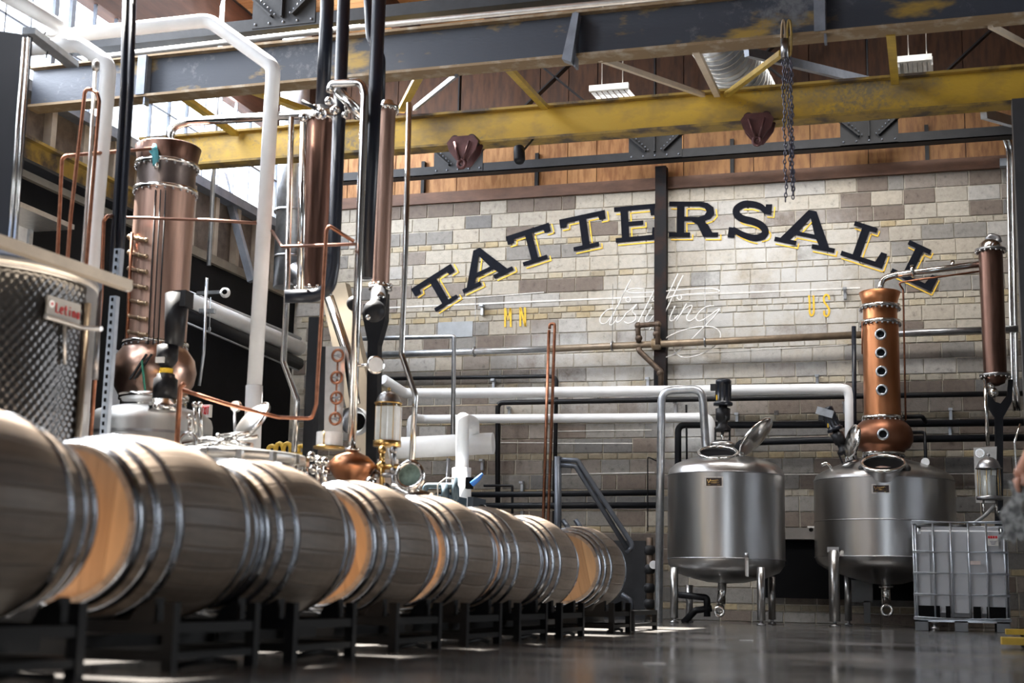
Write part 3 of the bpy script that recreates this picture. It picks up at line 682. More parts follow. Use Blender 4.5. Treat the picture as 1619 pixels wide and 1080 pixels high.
pipe('black_pipe', [P(787, 880, 18.33), P(787, 637, 18.33), P(1440, 625, 18.33), P(1619, 622, 18.33)], 4.4, BLACKP, 'thin black pipe between the two white pipes, turning down at its left end')
pipe('black_pipe', [P(600, 599, 18.42), P(866, 595, 18.42), P(880, 597, 18.42), P(875, 880, 18.42)], 3.2, BLACKP, 'narrow black pipe turning down behind the tall copper pair')
pipe('thin_line', [P(630, 643, 18.3), P(787, 640, 18.3)], 1.0, CREAM, 'thin pale line behind the glass lantern ending at the black downpipe')
pipe('insulated_pipe', [P(1072, 850, 18.22), P(1072, 672, 18.22), P(1250, 672, 18.22), P(1619, 668, 18.22)], 5.5, FOAM, 'upper thick black insulated pipe behind the two tanks', br=.1)
pipe('insulated_pipe', [P(1162, 800, 18.2), P(1166, 700, 18.2), P(1300, 696, 18.2), P(1619, 692, 18.2)], 5.5, FOAM, 'lower thick black insulated pipe behind the open tank lids', br=.1)
pipe('insulated_pipe', [P(690, 783, 18.2), P(1040, 779, 18.2)], 4.8, FOAM, 'upper black pipe behind the handrail')
pipe('insulated_pipe', [P(690, 800, 18.2), P(1040, 799, 18.2)], 5, FOAM, 'lower black pipe behind the handrail')
pipe('thin_line', [P(760, 807, 18.3), P(1040, 806, 18.3)], 1, CREAM, 'thin pale line under the black pipes behind the handrail')
pipe('steel_pipe', [P(560, 536, 17.2), P(718, 532, 17.2), P(716, 690, 17.2)], 3.5, GALV, 'slim galvanised pipe turning down left of the white drum pipe', br=.03)
G().tube([P(858, 850, 17.9), P(868, 522, 17.9)], .021, 10).solo('copper_riser', COPPIPE, 'left one of the tall copper pair at the back wall', 'pipe')
G().tube([P(866, 850, 17.8), P(877, 520, 17.8), P(877, 512, 17.8), P(869, 512, 17.8), P(869, 520, 17.8)], .021, 10, .03).solo('copper_riser', COPPIPE, 'right one of the tall copper pair at the back wall', 'pipe')
pipe('steel_pipe', [P(1041, 985, 16.9), P(1046, 618, 16.9), P(1110, 615, 16.9), P(1117, 722, 16.9)], 6.4, GALV, 'large stainless hairpin pipe standing left of the left tank', br=.14, seg=18)
pipe('black_pipe', [P(1351, 720, 17.95), P(1350, 516, 17.95)], 3.6, FOAMB, 'black riser just left of the copper still', )
pipe('thin_line', [P(1024, 840, 18.0), P(1024, 722, 18.0), P(1038, 729, 18.0)], 1, BLACKP, 'thin black line left of the stainless hairpin pipe', br=.02)
pipe('conduit', [P(1086, 735, 18.2), P(1085, 640, 18.2)], 1.6, BLACKP, 'dark conduit inside the stainless hairpin')
pipe('black_pipe', [P(765, 768, 18.2), P(810, 768, 18.2), P(810, 812, 18.2)], 2, BLACKP, 'small black pipe elbow right of the white drum pipe', br=.02)
# strut brackets and clamps on the wall
kb = G().box((0, 0, 0), (.035, .06, .14)).box((.0, -.04, .06), (.05, .08, .03)).solo('wall_bracket', GALV, 'small slotted steel bracket holding the wall pipes', 'bracket', 'pipe brackets on the back wall')
BL = ['above the upper white pipe, right of the galvanised downpipe', 'above the upper white pipe, left of the stainless hairpin', 'above the upper white pipe, left of the copper still', 'on the black pipe just right of its corner', 'inside the stainless hairpin on the thin black pipe', 'on the thin black pipe beside the white downpipe at the still', 'at the blue lever, upper', 'by the small black elbow pipe, upper', 'by the small black elbow pipe, lower', 'above the upper white pipe, right of the tall copper pair', 'behind the open lid of the left tank', 'on the upper thick black pipe right of the onion bulb', 'on the lower thick black pipe right of the onion bulb', 'under the end of the upper white pipe by the still', 'left of the yellow letters MN', 'right of the yellow letters US']
for bi, (x, y) in enumerate(((780, 608), (1024, 606), (1292, 602), (805, 652), (1068, 645), (1335, 645), (762, 735), (825, 770), (825, 808), (944, 620), (1165, 662), (1503, 655), (1502, 682), (1338, 625), (762, 490), (1336, 464))):
    ob_ = kb if bi == 0 else dup(kb, (0, 0, 0))
    ob_.location = P(x, y, 18.44)-V((0, 0, .07)); ob_['label'] = 'slotted bracket '+BL[bi]
for x, y, l in ((839, 822, 'square switch box with black knob low on the wall, behind the barrels'), (1283, 838, 'square switch box with black knob on the wall between the two tanks')):
    c = P(x, y, 18.42); t = thing('switch_box', l, 'switch', c, 'switch boxes on the back wall')
    G().box(c, (.095, .06, .095)).put('box', SWITCH, t); G().disc(c-V((0, .03, 0)), .026, -.03, (0, 1, 0)).put('knob', BLACKM, t)
# dark low opening and dark gear
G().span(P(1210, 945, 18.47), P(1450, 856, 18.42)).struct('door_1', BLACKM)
g = G().span((P(1180, 852, 18.4).x, 18.36, P(1180, 852, 18.4).z), (P(1290, 848, 18.4).x, 18.46, P(1290, 835, 18.4).z)); g.struct('trim_3', mat('pale_lintel', (.22, .20, .18), .7))
for i, x in enumerate((1000, 1008, 1016)):
    a = P(x-40, 972, 18.2)
G().span((P(920, 980, 18.1).x, 18.1, 0), (P(1020, 980, 18.1).x, 18.4, P(1000, 855, 18.1).z)).solo('radiator', IRON, 'dark iron radiator behind the handrail foot', 'radiator')
t = thing('pump_manifold', 'dark pump manifold with small gauge left of the left tank', 'pump', P(1028, 975, 17.4))
G().tube([P(1028, 975, 17.4), P(1027, 850, 17.4)], .045, 10).put('riser', mat('rusty_iron', (0, 0, 0)), t)
for y in (870, 900, 930, 955): G().sph(P(1027, y, 17.4), .075, 10).put('fitting', IRON, t)
G().disc(P(1033, 893, 17.25), .05, .04, (0, 1, 0)).put('gauge', GAUGE, t)
# ================================================================== HANDRAIL LADDER
t = thing('handrail', 'grey tubular step handrail sloping down behind the last barrels', 'railing', P(882, 970, 16.6))
G().tube([P(882, 970, 16.6), P(882, 722, 16.6)], .045, 12).put('post', mat('grey_rail', (.09, .10, .12), .4, .5), t)
GR = MATS['grey_rail']
G().tube([P(884, 727, 16.6), P(913, 728, 16.6), P(998, 858, 16.6), P(1000, 866, 16.6), P(990, 874, 16.6)], .03, 12, .06).put('top_rail', GR, t)
G().tube([P(884, 735, 16.6), P(910, 737, 16.6), P(992, 868, 16.6)], .03, 12, .06).put('lower_rail', GR, t)
G().tube([P(983, 940, 16.6), P(998, 950, 16.6), P(998, 975, 16.6)], .03, 12, .06).put('foot', GR, t)
G().tube([P(890, 822, 16.6), P(905, 845, 16.6)], .03, 10).tube([P(910, 822, 16.6), P(925, 845, 16.6)], .03, 10).put('step_rail', GR, t)
# ================================================================== STEEL TANKS
def base_at(x, y, Y): p = P(x, y, Y); return V((p.x, p.y, 0))
def zat(y, x, Y): return P(x, y, Y).z
def rim_clamps(): pass
Y1 = 16.7; c1 = P(1148, 850, Y1); s1 = M1(c1, 1); B1 = V((c1.x, Y1, 0)); z1 = lambda y: zat(y, 1148, Y1)
T1 = thing('mixing_tank', 'tall stainless tank with open lid and black agitator, left of the two', 'tank', B1)
G().lathe(B1, [(0, z1(923)), (30*s1, z1(921)), (60*s1, z1(914)), (82*s1, z1(905)), (91*s1, z1(893)), (92*s1, z1(885))], 48).put('bottom_dish', STEEL, T1)
G().lathe(B1, [(92*s1, z1(885)), (92*s1, z1(753))], 64).put('shell', STEEL, T1)
for y in (885, 753): G().lathe(B1, [(92*s1, z1(y)-.008), (92.6*s1, z1(y)-.004), (92.6*s1, z1(y)+.004), (92*s1, z1(y)+.008)], 64).put('weld_seam', STEELD, T1)
G().lathe(B1, [(92*s1, z1(753)), (89*s1, z1(743)), (80*s1, z1(735)), (60*s1, z1(727)), (30*s1, z1(721)), (0, z1(719))], 48).put('top_dish', STEEL, T1)
def manway(T, c, r, h, tilt, dn):
    c = V(c); d = V((C0.x-c.x, C0.y-c.y, 0)).normalized(); ax = (V((0, 0, 1))*math.cos(tilt)+d*math.sin(tilt)).normalized()
    G().lathe(c, [(r*.93, -dn), (r*.93, h)], 40, ax).lathe(c, [(r*.86, h), (r*.84, -.1)], 40, ax).put('manway_neck', STEEL, T)
    x = ax.cross(V((0, 1, 0))).normalized(); y = ax.cross(x)
    G().tube([c+ax*h+(x*math.cos(a)+y*math.sin(a))*r*.94 for a in [k*math.pi/20 for k in range(40)]], r*.085, 10, closed=True).put('manway_rim', CHROME, T)
    G().lathe(c, [(0, -.02), (r*.86, -.02)], 30, ax).put('manway_inside', BLACKM, T)
def lid(T, hinge, top, r, nrm):
    c = (V(hinge)+V(top))/2; R_ = (V(top)-V(hinge)).length/2
    n = V(nrm).normalized(); g = G(); g.lathe(c, [(0, .035), (R_*.5, .03), (R_*.85, .012), (R_*.97, 0), (R_, -.005), (R_, -.03), (R_*.95, -.03), (R_*.93, -.01), (R_*.5, .018), (0, .022)], 36, n)
    return g.put('lid', CHROME, T)
mc = P(1135, 716, 16.36); mr = M1(mc, 32)
manway(T1, mc, mr, 0, math.radians(24), .2)
a, b = P(1172, 720, 16.4), P(1221, 663, 16.4)
c = (a+b)/2; dirv = (b-a).normalized(); nn = dirv.cross(V((0, 1, 0))).normalized()
lid(T1, a, b, 0, nn*(-1)+V((0, -.16, 0)))
G().tube([P(1166, 720, 16.4), P(1176, 722, 16.4)], .035, 10).put('hinge', CHROME, T1)
G().box((a+b)/2+dirv*.36+V((0, -.05, 0)), (.05, .05, .05)).put('lid_clamp', CHROME, T1)
# nameplate
def plate(T, x, y, Y, w, h, R_):
    c = P(x, y, Y); s = M1(c, 1)
    G().box(c, (w*s, .02, h*s)).put('nameplate_frame', ALU, T)
    G().box(c-V((0, .012, 0)), (w*s*.84, .01, h*s*.74)).put('nameplate_field', mat('dark_plate', (.03, .015, .01), .4), T)
    g = G(); q = c-V((0, .019, 0))
    # gold script Vendome: a leaning V then small letters, and two lines beneath
    def ln(pts, r=.35): g.tube([q+V((u*s, 0, v*s)) for u, v in pts], r*s, 5)
    ln([(-10, 3.5), (-8.5, -2), (-5, 4), (-6, 2.5)], .55)
    ln(smooth([(-6, 1), (-5, 2.4), (-4, 1), (-3, 2.4), (-2, 1), (-1, 2.5), (0, 1.2), (1, 2.8), (2, 1.5), (3, 2.9), (4, 1.6), (5, 3), (7, 2.2)]), .4)
    ln([(-6, -.6), (9, -.2)], .3); ln([(-5, -2.2), (8, -1.9)], .3); ln([(-10, -4.6), (-5, -4.6)], .3); ln([(5, -4.6), (10, -4.6)], .3)
    g.put('nameplate_script', BRASS, T)
plate(T1, 1129, 762, Y1-92*s1*.985, 29, 17, 0)
def leg(T, x, ytop, ybot, Y, w):
    a, b = P(x, ytop, Y), P(x, ybot, Y); b = V((a.x, a.y, max(.055, b.z))); r = M1(a, w/2)
    o = G().tube([a, b], r, 16).put('leg', STEEL, T)
    G().lathe(V((a.x, a.y, 0)), [(0, 0), (r*1.1, 0), (r*1.1, .015), (.02, .025), (.02, .06), (r*.9, .062)], 16).put('foot', STEELD, o)
for x, yt, Y, w in ((1066, 897, 16.3, 13), (1203, 897, 16.15, 13), (1090, 925, 17.1, 11.5), (1220, 912, 17.2, 11.5)):
    leg(T1, x, yt, 982, Y, w)
G().tube([P(1142, 922, 16.6), P(1140, 955, 16.6)], .05, 12).tube([P(1140, 955, 16.6), P(1136, 968, 16.3)], .05, 12).put('outlet_pipe', CHROME, T1)
G().tube([P(1137, 967, 16.25)+V((.05*math.cos(a), 0, .05*math.sin(a))) for a in [k*math.pi/8 for k in range(16)]], .018, 8, closed=True).put('outlet_flange', CHROME, T1)
G().tube([P(1068, 940, 16.8), P(1118, 945, 16.8), P(1118, 975, 16.8)], .04, 10, .04).tube([P(1080, 985, 16.8), P(1100, 965, 16.8), P(1125, 962, 16.8)], .04, 10, .04).put('drain_manifold', BLACKP, T1)
G().box(P(1181, 895, 15.98), (M1(c1, 5), .03, M1(c1, 30))).tube([P(1178, 878, 15.98), P(1184, 878, 15.98)], .03, 8).put('thermometer', STEELD, T1)
G().box(P(1182, 899, 15.955), (M1(c1, 3), .02, M1(c1, 24))).put('scale_strip', mat('scale_strip', (.55, .55, .55), .4), T1)
# agitator
def agitator(T, p0, p1, s, tilt=False):
    p0, p1 = V(p0), V(p1); ax = (p1-p0).normalized(); L_ = (p1-p0).length
    t = thing('agitator_motor', T, 'motor', p0, 'black agitator motors')
    at = lambda f: f*L_
    G().lathe(p0, [(0, 0), (17*s, 0), (17*s, at(.05)), (12*s, at(.07)), (10*s, at(.09)), (0, at(.09))], 20, ax).put('base_flange', STEEL, t)
    x = ax.cross(V((0, 1, 0))).normalized()
    for k in (-1, 1): G().beam(p0+ax*at(.07)+x*10*s*k, p0+ax*at(.25)+x*10*s*k, .03, .02).put('yoke_leg', BLACKP, t)
    G().tube([p0, p0+ax*at(.26)], 2.2*s, 8).put('shaft', CHROME, t)
    G().lathe(p0, [(0, at(.22)), (11*s, at(.22)), (12*s, at(.27)), (7*s, at(.32)), (7*s, at(.38)), (10*s, at(.4)), (10.5*s, at(.56)), (6*s, at(.58)), (6*s, at(.62)), (0, at(.62))], 20, ax).put('gearbox', BLACKP, t)
    G().lathe(p0, [(0, at(.61)), (13.5*s, at(.61)), (13.5*s, at(.65)), (10*s, at(.67)), (10*s, at(.93)), (11*s, at(.94)), (11*s, at(.98)), (9*s, at(1)), (0, at(1))], 20, ax).put('motor_body', FOAMB, t)
    for k in range(10):
        an = k*math.pi/5; y = ax.cross(x)
        G().beam(p0+ax*at(.68)+(x*math.cos(an)+y*math.sin(an))*10*s, p0+ax*at(.92)+(x*math.cos(an)+y*math.sin(an))*10*s, .012, .02).put('cooling_fin', BLACKP, t)
    G().box(p0+ax*at(.88)-x*14*s*(1 if x.x > 0 else -1), (8*s, .06, 9*s)).put('terminal_box', IRON, t)
    G().box(p0+ax*at(.72)-x*8*s*(1 if x.x > 0 else -1)-V((0, 7*s, 0)), (2*s, .01, 7*s)).put('warning_sticker', YPAINT, t)
    return t
agitator('upright black agitator motor on top of the left tank', P(1142, 706, 16.75), P(1144, 600, 16.75), s1*1.15)
# --- tank 2
Y2 = 17.55; c2 = P(1399, 850, Y2); s2 = M1(c2, 1); B2 = V((c2.x, Y2, 0)); z2 = lambda y: zat(y, 1399, Y2)
T2 = thing('pot_still_kettle', 'wide stainless kettle with open manway under the copper column', 'tank', B2)
G().lathe(B2, [(0, z2(925)), (25*s2, z2(923)), (60*s2, z2(913)), (90*s2, z2(902)), (105*s2, z2(893)), (109*s2, z2(883))], 48).put('bottom_dish', STEEL, T2)
G().lathe(B2, [(109*s2, z2(883)), (109*s2, z2(762))], 64).put('shell', STEEL, T2)
for y in (883, 827, 762): G().lathe(B2, [(109*s2, z2(y)-.008), (109.6*s2, z2(y)-.004), (109.6*s2, z2(y)+.004), (109*s2, z2(y)+.008)], 64).put('weld_seam', STEELD, T2)
G().lathe(B2, [(109*s2, z2(762)), (106*s2, z2(754)), (96*s2, z2(747)), (70*s2, z2(736)), (40*s2, z2(728)), (0, z2(724))], 48).put('top_dish', STEEL, T2)
mp_ = P(1397, 733, 16.88); mr = M1(mp_, 35); manway(T2, mp_, mr, 0, math.radians(27), .14)
for x in (1363, 1434): G().sph(P(x, 741, 16.85), .045, 10).tube([P(x, 741, 16.85), P(x+(8 if x < 1400 else -8), 737, 16.9)], .015, 8).put('wing_nut', RUBBER, T2)
lid(T2, P(1356, 722, 16.95), P(1336, 672, 16.95), 0, (-.93, -.45, .2))
plate(T2, 1393, 773, Y2-109*s2*.985, 29, 15, 0)
for x, yt, Y, w in ((1318, 870, 16.85, 17), (1340, 905, 17.9, 11), (1475, 895, 17.0, 12), (1462, 905, 18.1, 10)):
    leg(T2, x, yt, 985, Y, w)
G().box(P(1317, 869, 16.83), (M1(c2, 17), .03, M1(c2, 8))).put('leg_pad', STEEL, T2)
G().tube([P(1400, 920, Y2), P(1401, 962, Y2)], .055, 12).put('outlet_pipe', CHROME, T2)
G().tube([P(1402, 965, 17.3)+V((.06*math.cos(a), 0, .06*math.sin(a))) for a in [k*math.pi/8 for k in range(16)]], .02, 8, closed=True).put('outlet_flange', CHROME, T2)
G().lathe(P(1401, 930, Y2), [(0, 0), (.085, 0), (.085, .03), (0, .03)], 16).put('outlet_clamp', CHROME, T2)
G().tube([P(1314, 748, 17.2), P(1313, 738, 17.2), P(1306, 732, 17.2), P(1298, 736, 17.2)], .022, 10, .04).put('vent_elbow', CHROME, T2)
G().tube([P(1463, 748, 17.3), P(1463, 735, 17.3)], .012, 8).disc(P(1463, 731, 17.32), .048, -.04, (0, 1, 0)).put('pressure_gauge', GAUGE, T2)
agitator('tilted black agitator motor leaning left on the wide kettle', P(1345, 738, 17.2), P(1306, 645, 17.2), s2*.95)
G().box(P(1304, 652, 17.05), (.2, .03, .09), Matrix.Rotation(.3, 3, 'Y')).solo('grey_cover', GALV, 'crumpled grey cover tied over the tilted agitator motor', 'cover')
# grey box under tank2
G().span(P(1345, 952, 18.2), P(1380, 918, 18.3)).span(P(1366, 985, 18.2), P(1376, 950, 18.25)).solo('control_box', mat('grey_cabinet', (.13, .13, .13), .5), 'small grey cabinet on a post beneath the wide kettle', 'cabinet')
# --- copper column
Y3 = 17.65
def vert(xa, ya, Y): p = P(xa, ya, Y); return V((p.x, p.y, 0)), (lambda y: P(xa, y, Y).z), M1(p, 1)
b3, z3, s3 = vert(1394, 600, Y3)
K = thing('copper_column', 'bright copper still column with five portholes above the wide kettle', 'still', V((b3.x, b3.y, z3(718))))
G().lathe(b3, [(31*s3, z3(717)), (34*s3, z3(712)), (41*s3, z3(708)), (45.5*s3, z3(699)), (46*s3, z3(688)), (43*s3, z3(677)), (36*s3, z3(669)), (29*s3, z3(664))], 40).put('onion_bulb', mat('bulb_copper', (.22, .095, .055), .42, 1, .2, 3), K)
G().lathe(b3, [(28.5*s3, z3(664)), (28*s3, z3(511))], 40).put('column_shell', COPPER, K)
G().lathe(b3, [(28*s3, z3(512)), (26.8*s3, z3(508)), (26.5*s3, z3(484))], 40).put('head_band', COPPER, K)
G().lathe(b3, [(26.2*s3, z3(487)), (28*s3, z3(477)), (32.5*s3, z3(463)), (31*s3, z3(462)), (0, z3(462))], 40).put('flared_top', COPPER, K)
for y in (486, 511, 662, 718):
    f = G().lathe(b3, [(27*s3, z3(y)-.02), (32*s3, z3(y)-.02), (32*s3, z3(y)+.025), (27*s3, z3(y)+.025)], 40).put('flange', CHROME, K)
    g = G()
    for k in range(22): an = k*math.pi/11; g.sph(b3+V((31*s3*math.cos(an), 31*s3*math.sin(an), z3(y)-.032)), .014, 6)
    g.put('bolts', STEELD, f)['kind'] = 'stuff'
for i, y in enumerate((534, 563, 592, 621, 692)):
    R_ = 28.5 if y < 680 else 45
    c = V((b3.x, b3.y, z3(y)))+V((.30, -.954, 0))*(R_*s3-.01)
    c = V((b3.x, b3.y, z3(y)))+(V((0, 0, z3(y)))-V((b3.x, b3.y, z3(y)))).normalized()*(R_*s3-.008); ax = (V((0, 0, 0))-V((b3.x, b3.y, 0))).normalized()
    p_ = G().lathe(c, [(6*s3, 0), (9.2*s3, .0), (9.2*s3, .035), (6*s3, .045), (6*s3, 0)], 24, ax).put('porthole', GALV, K)
    G().lathe(c, [(0, .02), (6.2*s3, .02)], 20, ax).put('porthole_glass', mat('dark_glass', (.01, .012, .014), .08), p_)
pipe('lyne_arm', [P(1392, 463, Y3), P(1394, 441, Y3), P(1420, 434, Y3), P(1565, 416, 17.35)], 5.2, CHROME, 'polished lyne arm from the bright copper column to the dark condenser', br=.16, seg=18)
for x, y, l in ((1440, 429, 'left'), (1504, 421, 'right')):
    G().lathe(P(x, y, 17.55), [(.05, 0), (.075, 0), (.075, .04), (.05, .04)], 18, (1, 0, .1)).solo('pipe_clamp', CHROME, '%s ring clamp on the polished lyne arm' % l, 'clamp', 'lyne arm clamps')
pipe('copper_tube', [P(1549, 429, 17.4), P(1420, 447, 17.55), P(1428, 458, 17.6), P(1432, 665, 17.6)], 1.5, COPPIPE, 'thin copper tube beside the bright copper column', br=.04)
pipe('copper_tube', [P(1363, 560, 17.5), P(1363, 508, 17.5)], 1, COPPIPE, 'thin copper tube on the left flank of the bright column')
pipe('black_pipe', [P(1420, 660, 17.8), P(1458, 658, 17.8), P(1464, 668, 17.9)], 3.4, FOAM, 'short black elbow pipe at the right of the onion bulb, upper', br=.05)
pipe('black_pipe', [P(1425, 684, 17.8), P(1462, 683, 17.8), P(1464, 735, 17.5)], 2.6, FOAM, 'short black elbow pipe at the right of the onion bulb, lower', br=.05)
# --- right condenser
b4, z4, s4 = vert(1570, 500, 17.3)
K = thing('condenser_column', 'dark copper condenser column on a black stand at the right', 'still', V((b4.x, b4.y, 0)))
G().lathe(b4, [(17.5*s4, z4(595)), (18.5*s4, z4(395))], 32).put('condenser_shell', COPPERD, K)
for y in (396, 594):
    G().lathe(b4, [(16*s4, z4(y)-.015), (24*s4, z4(y)-.015), (24*s4, z4(y)+.015), (16*s4, z4(y)+.015)], 32).put('flange', STEELD, K)
    g = G()
    for k in range(16): an = k*math.pi/8; g.sph(b4+V((22*s4*math.cos(an), 22*s4*math.sin(an), z4(y)-.02)), .018, 6)
    g.put('bolts', CHROME, K)['kind'] = 'stuff'
G().lathe(b4, [(18*s4, z4(394)), (17*s4, z4(386)), (11*s4, z4(380)), (4*s4, z4(377)), (0, z4(377))], 28).put('dome_cap', CHROME, K)
G().tube([b4+V((-.03, -.02, z4(380))), b4+V((0, -.02, z4(373))), b4+V((.09, -.02, z4(377))), b4+V((.1, -.02, z4(384)))], .035, 10, .05).put('cap_elbow', STEELD, K)
G().lathe(b4, [(17*s4, z4(596)), (14*s4, z4(606)), (6*s4, z4(610)), (0, z4(611))], 24).put('bottom_cap', COPPERD, K)
G().tube([b4+V((-.05, -.05, z4(606))), b4+V((-.05, -.05, z4(618)))], .04, 10).sph(b4+V((-.03, -.05, z4(622))), .06).put('drain_elbow', CHROME, K)
st = [P(1556, 600, 17.35), P(1560, 640, 17.35), P(1573, 660, 17.35), P(1573, 980, 17.35), P(1586, 980, 17.35), P(1586, 660, 17.35), P(1600, 635, 17.35), P(1602, 600, 17.35), P(1594, 600, 17.35), P(1592, 625, 17.35), P(1582, 638, 17.35), P(1573, 635, 17.35), P(1565, 620, 17.35), P(1563, 600, 17.35)]
G().extr(st, (0, .1, 0)).put('yoke_stand', FOAM, K)
G().tube([P(1557, 601, 17.2), P(1562, 705, 17.2)], .022, 10).put('steel_down_tube', CHROME, K)
# gauge board + lantern
t = thing('gauge_board', 'pale gauge board behind the right glass lantern', 'panel', P(1553, 800, 17.0))
G().hexa([P(1543, 795, 17.0), P(1574, 795, 17.0), P(1574, 795, 17.03), P(1543, 795, 17.03), P(1539, 708, 17.0), P(1576, 706, 17.0), P(1576, 706, 17.03), P(1539, 708, 17.03)]).put('board', ALU, t)
G().disc(P(1549, 717, 16.98), M1(P(1549, 717, 17), 7), -.05, (0, 1, 0), 24).put('round_gauge', CHROME, t); G().disc(P(1549, 717, 16.93), M1(P(1549, 717, 17), 5.5), -.01, (0, 1, 0), 24).put('gauge_face', GAUGE, t)
def lantern(x, ytop, yd, yb, hw, Y, label):
    b, zz, s = vert(x, (yd+yb)/2, Y); t = thing('glass_lantern', label, 'lantern', V((b.x, b.y, zz(yb))), 'domed glass spirit lanterns')
    h = hw*s; zd = zz(yd); zb = zz(yb)
    G().lathe(b, [(h*1.08, zd), (h*1.02, zd+h*.25), (h*.85, zd+h*.62), (h*.5, zd+h*.92), (h*.12, zd+h*1.02), (0, zd+h*1.02)], 28).put('dome', STEELD if Y > 12 else STEEL, t)
    G().sph(b+V((0, 0, zd+h*1.2)), h*.16).put('finial', BRASS if Y < 12 else STEELD, t)
    G().lathe(b, [(h*1.02, zd-h*.1), (h*1.2, zd-h*.1), (h*1.2, zd), (h*1.02, zd)], 28).put('top_rim', STEELD if Y > 12 else BRASS, t)
    G().lathe(b, [(h, zb), (h, zd-h*.08)], 28).put('glass', GLASSM, t)
    G().lathe(b, [(0, zb-.01), (h*1.2, zb-.01), (h*1.2, zb+.03), (0, zb+.03)], 28).put('base_rim', STEELD if Y > 12 else BRASS, t)
    for k in range(6):
        an = k*math.pi/3+.3; G().tube([b+V((h*1.06*math.cos(an), h*1.06*math.sin(an), zb)), b+V((h*1.06*math.cos(an), h*1.06*math.sin(an), zd))], h*.035, 6).put('tie_rod', BRASS, t)
    G().tube([b+V((0, 0, zb)), b+V((0, 0, zb+(zd-zb)*.75))], h*.6, 16).put('inner_cylinder', mat('pale_tube', (.62, .61, .57), .35), t)
    G().tube([b+V((-h*.55, 0, zb)), b+V((-h*.6, 0, zb-h*1.6))], h*.1, 8).put('strap_leg', CHROME, t)
    G().tube([b+V((h*.55, 0, zb)), b+V((h*.6, 0, zb-h*1.6))], h*.1, 8).put('strap_leg', CHROME, t)
    return t
lantern(1564, 716, 740, 789, 17, 16.8, 'domed glass lantern with dark cap above the white tote')
pipe('hose', [P(1572, 800, 16.7), P(1558, 815, 16.6), P(1540, 828, 16.4)], 3, mat('grey_hose', (.25, .26, .26), .5), 'grey hose dropping from the right lantern to the tote', br=.1)
pipe('steel_tube', [P(1574, 810, 16.9), P(1605, 808, 16.9), P(1610, 800, 16.9), P(1604, 700, 16.9), P(1613, 670, 16.9)], 1.8, CHROME, 'bent steel tube right of the glass lantern', br=.06)
# wall conduits right
for x, l in ((1584, 'left'), (1591, 'right')):
    G().tube([P(x-2, 185, 18.3), P(x, 208, 18.3), P(x+9, 235, 18.3), P(x+10, 256, 18.3), P(x+13, 420, 18.3), P(x+17, 610, 18.3), P(x+21, 650, 18.3)], .027, 10, .06).solo('wall_conduit', CHROME, '%s one of the two bright conduits down the wall at the right edge' % l, 'conduit', 'bright wall conduits')
for x, l in ((1588, 'left'), (1602, 'right')):
    G().box(P(x, 258, 18.35), (.11, .12, .1)).solo('junction_box', mat('box_grey', (.2, .22, .25), .4), '%s grey junction box on the bright conduits' % l, 'box', 'grey junction boxes')
G().span((P(1609, 400, 12).x, 11.9, 0), (P(1609, 400, 12).x+.3, 12.1, 4.4)).solo('steel_column', mat('column_grey', (.055, .055, .058), .45, .3), 'dark steel column at the right edge of the hall', 'column')
# ================================================================== TOTE (IBC)
YI = 15.65
bl, br_ = P(1447, 992, YI), P(1598, 996, YI); x0, x1 = bl.x, br_.x; wI = x1-x0; zt = P(1520, 826, YI).z; zpal = P(1520, 979, YI).z; dI = .98
T = thing('tote_tank', 'white plastic liquid tote in a galvanised cage on a pallet', 'tank', ((x0+x1)/2, YI+dI/2, 0))
g = G(); pts = []
n = 6
g.span((x0+.03, YI+.03, zpal+.02), (x1-.03, YI+dI-.03, zt-.045))
bmesh.ops.bevel(g.b, geom=list(g.b.edges), offset=.05, segments=3, affect='EDGES')
g.put('plastic_bottle', TOTE, T)
for k in range(5):
    xa = x0+wI*(k+.5)/5; G().span((xa-wI*.075, YI+.015, zpal+.06), (xa+wI*.075, YI+.05, zt-.12)).put('bottle_rib', TOTE, T)
for k in range(6):
    xa = x0+.03+(wI-.06)*k/5
    for yy_ in (YI, YI+dI): G().tube([(xa, yy_, zpal), (xa, yy_, zt)], .011, 8).put('cage_bar', GALV, T)
for k in range(1, 5):
    for xx_ in (x0, x1): G().tube([(xx_, YI+dI*k/5, zpal), (xx_, YI+dI*k/5, zt)], .011, 8).put('cage_bar', GALV, T)
for y in (826, 873, 907, 941, 979):
    zz_ = P(1520, y, YI).z
    G().tube([(x0, YI-.012, zz_), (x1, YI-.012, zz_), (x1, YI+dI, zz_), (x0, YI+dI, zz_)], .013 if y not in (826, 979) else .02, 8, closed=True).put('cage_ring', GALV, T)
for xa in (0, .42, .86):
    G().span((x0+wI*xa, YI, 0.004), (x0+wI*(xa+.14), YI+dI, zpal-.02)).put('pallet_foot', mat('pallet_grey', (.16, .17, .18), .5), T)
G().span((x0, YI, zpal-.035), (x1, YI+dI, zpal-.01)).put('pallet_deck', GALV, T)
for xa, xb in ((.02, .27), (.33, .38), (.62, .70), (.76, .98)):
    G().span((x0+wI*xa, YI-.005, zpal+.01), (x0+wI*xb, YI+.03, zpal+.13)).put('corner_guard', BLACKM, T)
c = P(1570, 855, YI-.03); g = G().box(c, (M1(c, 16), .006, M1(c, 16))); g.put('label_sticker', SWITCH, T)
for k, (dx, w_) in enumerate(((-6, 3), (-2.4, 3), (1.2, 3), (5, 3))): G().box(c+V((M1(c, dx), -.005, M1(c, 5.5))), (M1(c, w_), .004, M1(c, 4))).put('red_lettering', REDT, T)
for k in range(3): G().box(c+V((0, -.005, M1(c, -1-2.2*k))), (M1(c, 10-k*2), .004, M1(c, .7))).put('print_line', mat('blue_ink', (.12, .13, .22), .5), T)
